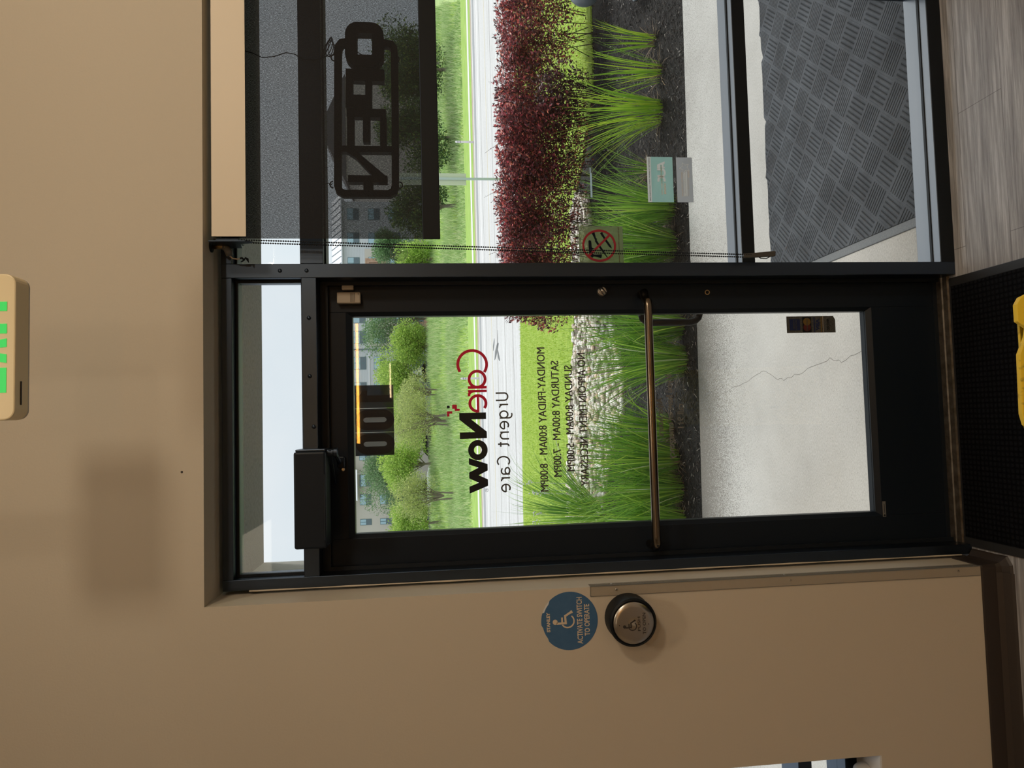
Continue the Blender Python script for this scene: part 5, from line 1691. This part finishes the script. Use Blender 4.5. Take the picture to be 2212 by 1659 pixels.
# ---- trees
GREEN = {
    'dark': island_mat('dark_foliage', [(0.0, (0.10, 0.20, 0.09)), (0.5, (0.19, 0.32, 0.15)), (1.0, (0.34, 0.48, 0.26))], 0.6, 0.3),
    'bright': island_mat('bright_foliage', [(0.0, (0.24, 0.38, 0.08)), (0.5, (0.42, 0.60, 0.13)), (1.0, (0.62, 0.76, 0.22))], 0.6, 0.4),
    'olive': island_mat('olive_foliage', [(0.0, (0.28, 0.33, 0.16)), (0.5, (0.46, 0.53, 0.20)), (1.0, (0.68, 0.72, 0.30))], 0.6, 0.4),
    'deep': island_mat('deep_foliage', [(0.0, (0.04, 0.09, 0.04)), (0.5, (0.10, 0.19, 0.08)), (0.85, (0.22, 0.34, 0.12)), (1.0, (0.50, 0.58, 0.14))], 0.6, 0.3),
}
def tree(x, y, z0, ztop, r, kind, nl, lab, seed, low=0.25, ls=0.22, trunks=1, sparse=0.0):
    random.seed(seed)
    rt = thing('tree', lab, 'tree', (x, y, z0), 'trees beyond the meadow')
    H = ztop - z0
    tb = MB()
    cz = z0 + H * (1 + low) / 2
    rz_ = H * (1 - low) / 2
    blobs = []
    for i in range(11):
        a_ = random.uniform(0, 2 * PI)
        rr = random.uniform(0.25, 0.72)
        h = random.uniform(-0.75, 0.78)
        blobs.append((x + r * rr * math.cos(a_) * math.sqrt(1 - h * h * .7), y + r * rr * math.sin(a_) * .8, cz + rz_ * h * 0.85, r * random.uniform(0.34, 0.52)))
    for t_ in range(trunks):
        a_ = 2 * PI * t_ / max(1, trunks) + 0.5
        sp = 0.0 if trunks == 1 else r * 0.30
        tb.tube([(x + 0.12 * math.cos(a_) * trunks, y, z0 - 0.1), (x + sp * 0.5 * math.cos(a_), y + sp * .5 * math.sin(a_), z0 + H * 0.28), (x + sp * math.cos(a_), y + sp * math.sin(a_), cz)], [0.16 if trunks == 1 else 0.10, 0.11 if trunks == 1 else 0.07, 0.04], 7)
    for bx2, by2, bz2, br2 in blobs:
        tb.tube([(x, y, z0 + H * 0.22), (x + (bx2 - x) * 0.5, y + (by2 - y) * 0.5, z0 + H * 0.22 + (bz2 - z0 - H * 0.22) * 0.6), (bx2, by2, bz2)], [0.07, 0.045, 0.02], 5)
    tb.build('trunk', m_bark, rt, recalc=False)
    lf = MB()
    for i in range(nl):
        bx2, by2, bz2, br2 = random.choice(blobs)
        d = Vector((random.gauss(0, 1), random.gauss(0, 1), random.gauss(0, 1))).normalized()
        rr = br2 * (random.random() ** 0.4) * (1 + 0.25 * random.random() * (1 + sparse))
        c_ = Vector((bx2, by2, bz2)) + Vector((d.x * rr, d.y * rr, d.z * rr * 0.85))
        leafq(lf, c_, ls * random.uniform(0.7, 1.4), d + Vector((random.uniform(-1, 1), random.uniform(-1, 1), random.uniform(-.6, 1))), Vector((random.uniform(-1, 1), random.uniform(-1, 1), 1)))
    lf.build('crown', GREEN[kind], rt, recalc=False)
    return rt
tree(12.3, 84, 2.5, 10.4, 4.7, 'dark', 14400, 'dark green tree in front of the brick and siding block', 51, 0.15)
tree(8.4, 80, 2.5, 6.9, 3.29, 'bright', 11050, 'light green small tree beside the parked blue car', 52, 0.20)
tree(5.0, 82, 2.5, 9.3, 4.1, 'bright', 13600, 'bright green tree with its top beside the address plate', 53, 0.24)
tree(-0.3, 62, 0.35, 6.6, 2.80, 'olive', 9750, 'sparse olive multi-stemmed tree standing forward in the meadow, right one', 54, 0.32, 0.13, 5, 0.8)
tree(2.6, 70, 1.6, 6.4, 2.35, 'olive', 6500, 'yellowish olive tree between the bright tree and sparse tree', 65, 0.25, 0.14, 2, 0.4)
tree(-5.2, 76, 2.2, 8.3, 3.7, 'bright', 13600, 'bright green round tree above the white parked car', 55, 0.26)
tree(-8.6, 92, 2.5, 13.4, 5.60, 'dark', 20800, 'tall dark green tree against the pale beige block', 56, 0.22)
tree(-7.1, 60, 0.35, 6.0, 2.24, 'olive', 8450, 'sparse olive tree with leaning grey trunk, left one in the meadow', 57, 0.36, 0.12, 2, 0.8)
tree(-11.2, 72, 2.0, 7.2, 2.81, 'bright', 11050, 'bright green tree at the hinge side edge of the door glass', 58, 0.24)
tree(20.6, 84, 2.5, 9.6, 3.36, 'dark', 12800, 'green tree seen just right of the mullion past the shade', 59, 0.15)
tree(17.4, 74, 2.2, 6.2, 2.93, 'bright', 10200, 'light green bush-like tree just below the suction cup', 60, 0.05)
tree(25.6, 48, 0.1, 6.2, 2.99, 'deep', 11700, 'dark willow-like tree under the shade, rightmost of three', 61, 0.10, 0.17)
tree(19.6, 46, 0.1, 5.6, 3.10, 'deep', 13000, 'dark willow-like tree between the white marker post and panel sign', 62, 0.12, 0.17)
tree(15.0, 47, 0.1, 5.0, 2.42, 'deep', 9750, 'dark willow-like tree between the panel sign and bead chain', 63, 0.13, 0.17)
tree(33.5, 62, 0.5, 7.8, 3.91, 'deep', 10400, 'dark tree at the far right, mostly behind the shade', 64, 0.10, 0.2)

tree(10.6, 96, 2.5, 8.2, 3.6, 'dark', 9000, 'dark rounded tree close to the building, behind the light green small tree', 71, 0.05, 0.26)
tree(1.4, 93, 2.5, 9.0, 3.9, 'bright', 9000, 'green tree behind the address plate edge, close to the building', 72, 0.05, 0.26)
tree(-2.8, 92, 2.5, 8.6, 3.6, 'olive', 8000, 'olive green tree behind the bright round tree', 73, 0.05, 0.24)
tree(-14.2, 95, 2.5, 8.6, 4.0, 'bright', 9000, 'green tree behind the black parked car', 74, 0.08, 0.26)
# ---- parked cars
def car(x, y, z, col, lab, length=4.6, suv=False):
    rt = thing('parked_car', lab, 'car', (x, y, z), 'cars parked in front of the apartments')
    m_ = mat('car_paint_' + lab.split()[0], col, 0.25, metal=0.3, coat=0.6)
    h = 0.25 if suv else 0.0
    L = length / 2
    prof = [(-L, 0.35), (-L, 0.72), (-L + 0.15, 0.86 + h * .5), (-L + 0.75, 0.93 + h * .5), (L - 1.25, 0.93 + h * .5), (L - 0.2, 0.78 + h * .4), (L, 0.62), (L, 0.35), (L - 0.45, 0.28), (-L + 0.45, 0.28)]
    MB().xz([(x + a_, z + b_2) for a_, b_2 in prof], y - 0.88, y + 0.88).build('body', m_, rt, bevel=0.06)
    cab = [(-L + 0.45, 0.93 + h * .5), (-L + 0.95, 1.38 + h), (L - 2.15, 1.42 + h), (L - 1.35, 0.93 + h * .5)]
    MB().xz([(x + a_, z + b_2) for a_, b_2 in cab], y - 0.76, y + 0.76).build('cabin_glass', m_black, rt, bevel=0.05)
    MB().xz([(x - L + 0.92, z + 1.36 + h), (x - L + 1.0, z + 1.45 + h), (x + L - 2.2, z + 1.46 + h), (x + L - 2.12, z + 1.38 + h)], y - 0.74, y + 0.74).build('roof', m_, rt, bevel=0.03)
    for wx in (-L + 0.85, L - 0.85):
        for wy in (-0.86, 0.70):
            wh = MB().lathe([(0.20, 0.0), (0.32, 0.0), (0.33, 0.03), (0.33, 0.16), (0.20, 0.16)], x + wx, y + wy, z + 0.33, 'y', 24).build('wheel', m_black, rt)
            MB().lathe([(0.20, -0.005), (0.10, -0.02), (0.05, -0.02)], x + wx, y + wy, z + 0.33, 'y', 20).build('wheel_hub', m_chrome, wh)
car(6.2, 84.5, 2.52, (0.06, 0.10, 0.19), 'blue parked sedan half hidden under the light green tree')
car(1.6, 84.5, 2.52, (0.50, 0.52, 0.54), 'silver parked sedan behind the sparse olive tree', suv=True)
car(-2.9, 85.0, 2.52, (0.05, 0.045, 0.045), 'dark parked car between the silver and white cars')
car(-8.2, 84.0, 2.52, (0.80, 0.81, 0.83), 'white parked car below the bright round tree', suv=True)
car(-13.2, 84.0, 2.52, (0.03, 0.04, 0.05), 'black parked car at the hinge side edge of the glass', suv=True)

# ---- apartment building
m_side = mat('grey_siding', (0.60, 0.62, 0.65), 0.8)
n = N(m_side)
sx = n.new('ShaderNodeSeparateXYZ')
n.ln(n.obj(), sx.inputs[0])
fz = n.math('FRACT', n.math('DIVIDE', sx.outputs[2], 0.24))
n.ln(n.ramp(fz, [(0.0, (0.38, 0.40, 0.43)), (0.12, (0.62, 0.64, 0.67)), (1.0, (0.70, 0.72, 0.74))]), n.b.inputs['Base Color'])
m_beige = mat('beige_stucco', (0.66, 0.61, 0.54), 0.9)
m_brick = mat('orange_brick', (0.50, 0.30, 0.20), 0.9, noise=(3, 0.4, 0.6, (0.56, 0.36, 0.26)))
m_trimw = mat('white_trim', (0.8, 0.8, 0.8), 0.7)
m_wglass = mat('sky_window_glass', (0.34, 0.48, 0.52), 0.12, metal=0.7)
m_wdark = mat('screened_window', (0.14, 0.19, 0.22), 0.4)
m_metroof = mat('pale_metal_roof', (0.74, 0.76, 0.80), 0.5)
m_winfr = mat('teal_window_frame', (0.13, 0.22, 0.24), 0.6)
AB = thing('apartment_building', 'long pale apartment block of grey siding, beige stucco and orange brick beyond the cars', 'building', (0, 105, 2.5))
BY = 105.0
MB().box(-40, 2.9, BY + 0.6, BY + 12, 2.4, 15.3).build('beige_wall', m_beige, AB)
MB().box(2.9, 16.6, BY, BY + 12, 2.4, 17.0).build('siding_wall', m_side, AB)
MB().box(11.3, 16.6, BY - 0.25, BY + 0.05, 2.4, 12.35).build('stucco_bay', m_beige, AB)
MB().box(15.4, 16.65, BY - 0.30, BY - 0.2, 9.6, 12.2).box(11.3, 19.0, BY - 0.32, BY - 0.2, 2.4, 5.3).build('brick_panel', m_brick, AB)
MB().box(16.6, 34, BY + 0.2, BY + 12, 2.4, 16.2).build('siding_wall', m_side, AB)
MB().box(17.0, 26.5, BY, BY + 0.25, 2.4, 12.9).build('stucco_bay', m_beige, AB)
MB().box(22.5, 25.0, BY - 0.1, BY + 0.05, 9.6, 12.8).build('brick_panel', m_brick, AB)
b = MB().prism([(BY - 0.5, 16.2), (BY - 0.5, 16.35), (BY + 4, 18.4), (BY + 12, 18.4), (BY + 12, 16.2)], 'x', 16.6, 35)
b.build('metal_roof', m_metroof, AB)
for i in range(18):
    MB().add([(17.2 + i, BY - 0.52, 16.36), (17.26 + i, BY - 0.52, 16.36), (17.26 + i, BY + 4, 18.44), (17.2 + i, BY + 4, 18.44), (17.2 + i, BY - 0.52, 16.46), (17.26 + i, BY - 0.52, 16.46), (17.26 + i, BY + 4, 18.54), (17.2 + i, BY + 4, 18.54)],
             [(0, 1, 2, 3), (7, 6, 5, 4), (0, 4, 5, 1), (1, 5, 6, 2), (2, 6, 7, 3), (3, 7, 4, 0)]).build('roof_seam', m_wdark, AB)
MB().box(-40, 2.9, BY - 0.1, BY + 12, 15.25, 15.9).build('white_eave', m_trimw, AB)
b = MB()
b.box(10.6, 11.1, BY - 0.35, BY, 2.4, 17.0)
b.build('corner_trim', m_trimw, AB)
MB().box(2.9, 16.6, BY - 0.08, BY, 12.35, 12.55).build('band_course', m_trimw, AB)
for (x0, x1, z0, z1) in ((10.6, 11.2, 2.5, 17.0),):
    MB().box(x0 + 0.1, x0 + 0.35, BY - 0.5, BY - 0.35, z0, z1).build('downpipe', m_wdark, AB)
def win(cx, cz, w, h, y):
    f = MB().box(cx - w / 2 - 0.06, cx + w / 2 + 0.06, y - 0.06, y, cz - h / 2 - 0.06, cz + h / 2 + 0.06).build('window', m_winfr, AB)
    MB().box(cx - w / 2, cx + w / 2, y - 0.08, y - 0.06, cz - 0.02, cz + h / 2).build('upper_pane', m_wglass, f)
    MB().box(cx - w / 2, cx + w / 2, y - 0.08, y - 0.06, cz - h / 2, cz - 0.08).build('lower_pane', m_wdark, f)
    MB().box(cx - 0.04, cx + 0.04, y - 0.1, y - 0.08, cz - h / 2, cz + h / 2).build('mullion_bar', m_winfr, f)
for cx in (4.85, 8.75, 12.75, 15.9):
    for cz in (13.85, 10.82, 7.8, 4.9):
        yy_ = BY - 0.25 if (cx > 11.3 and cz < 12) else BY
        win(cx, cz, 1.8, 1.75, yy_)
for cx in (20.2, 24.3, 28.2, 32.0):
    for cz in (14.6, 11.4, 8.3):
        win(cx, cz, 1.7, 1.7, BY if (cz < 12 and cx < 26) else BY + 0.2)
for cx, w in ((-5.6, 0.9), (-9.2, 1.7), (-12.1, 1.5), (-15.5, 0.8)):
    for cz in (13.4, 10.4, 7.4):
        win(cx, cz, w, 1.6, BY + 0.6)
b = MB()
b.prism([(BY - 1.8, 14.3), (BY - 1.8, 14.4), (BY + 0.6, 15.0), (BY + 0.6, 14.9)], 'x', -12.0, -7.4)
b.build('canopy', m_metroof, AB)
MB().tube([(-8.0, BY - 1.6, 14.35), (-8.0, BY + 0.6, 12.9)], 0.09, 6).build('canopy_strut', m_trimw, AB)
MB().box(37, 60, 109, 126, 1.9, 2.45).build('far_ground', m_asph)['kind'] = 'structure'
GB = thing('gabled_building', 'shadowy gabled roof block behind the lowered shade, far right', 'building', (48, 112, 2.5))
MB().box(40, 57, 112, 124, 2.4, 16.6).build('wall', m_beige, GB)
MB().xz([(39.2, 16.4), (57.6, 16.4), (49.0, 20.3), (47.5, 20.3)], 111.6, 124).build('roof', mat('grey_shingle', (0.16, 0.15, 0.15), 0.9), GB)
t = MB().box(20.2, 24.6, 90, 92, 2.5, 4.6).box(20.0, 24.8, 89.9, 92.1, 4.6, 4.8).build('brick_enclosure', mat('tan_brick', (0.42, 0.36, 0.29), 0.9, noise=(4, 0.4, 0.6, (0.5, 0.44, 0.37))))
tag(t, 'low tan brick enclosure beside the car park, left of the bead chain', 'enclosure')

# ---- roadside posts and panel sign
def marker(x, y, lab):
    rt = thing('marker_post', lab, 'marker post', (x, y, -0.03), 'white marker posts beside the road')
    MB().lathe([(0.05, 0), (0.05, 0.80), (0.035, 0.85), (0.0, 0.86)], x, y, -0.03, 'z', 14).build('post', m_trimw, rt, smooth=False)
    for z_ in (0.58, 0.68):
        MB().lathe([(0.052, 0), (0.052, 0.05)], x, y, z_, 'z', 14).build('grey_band', m_silver, rt)
marker(12.2, 28.6, 'white roadside marker post seen between shade and shrubs')
marker(1.42, 28.6, 'white roadside marker post seen through the red letters')
PS = thing('panel_sign', 'pale narrow panel sign on a post at the lawn edge by the road', 'sign', (4.72, 12.45, -0.03))
MB().box(4.61, 4.865, 12.45, 12.47, 1.10, 2.55).build('sign_panel', mat('pale_sign_back', (0.66, 0.68, 0.62), 0.6), PS, bevel=0.004)
b = MB().box(4.715, 4.765, 12.425, 12.45, -0.05, 2.5)
b.build('sign_post', mat('galvanised_post', (0.55, 0.62, 0.68), 0.45, metal=0.4), PS)
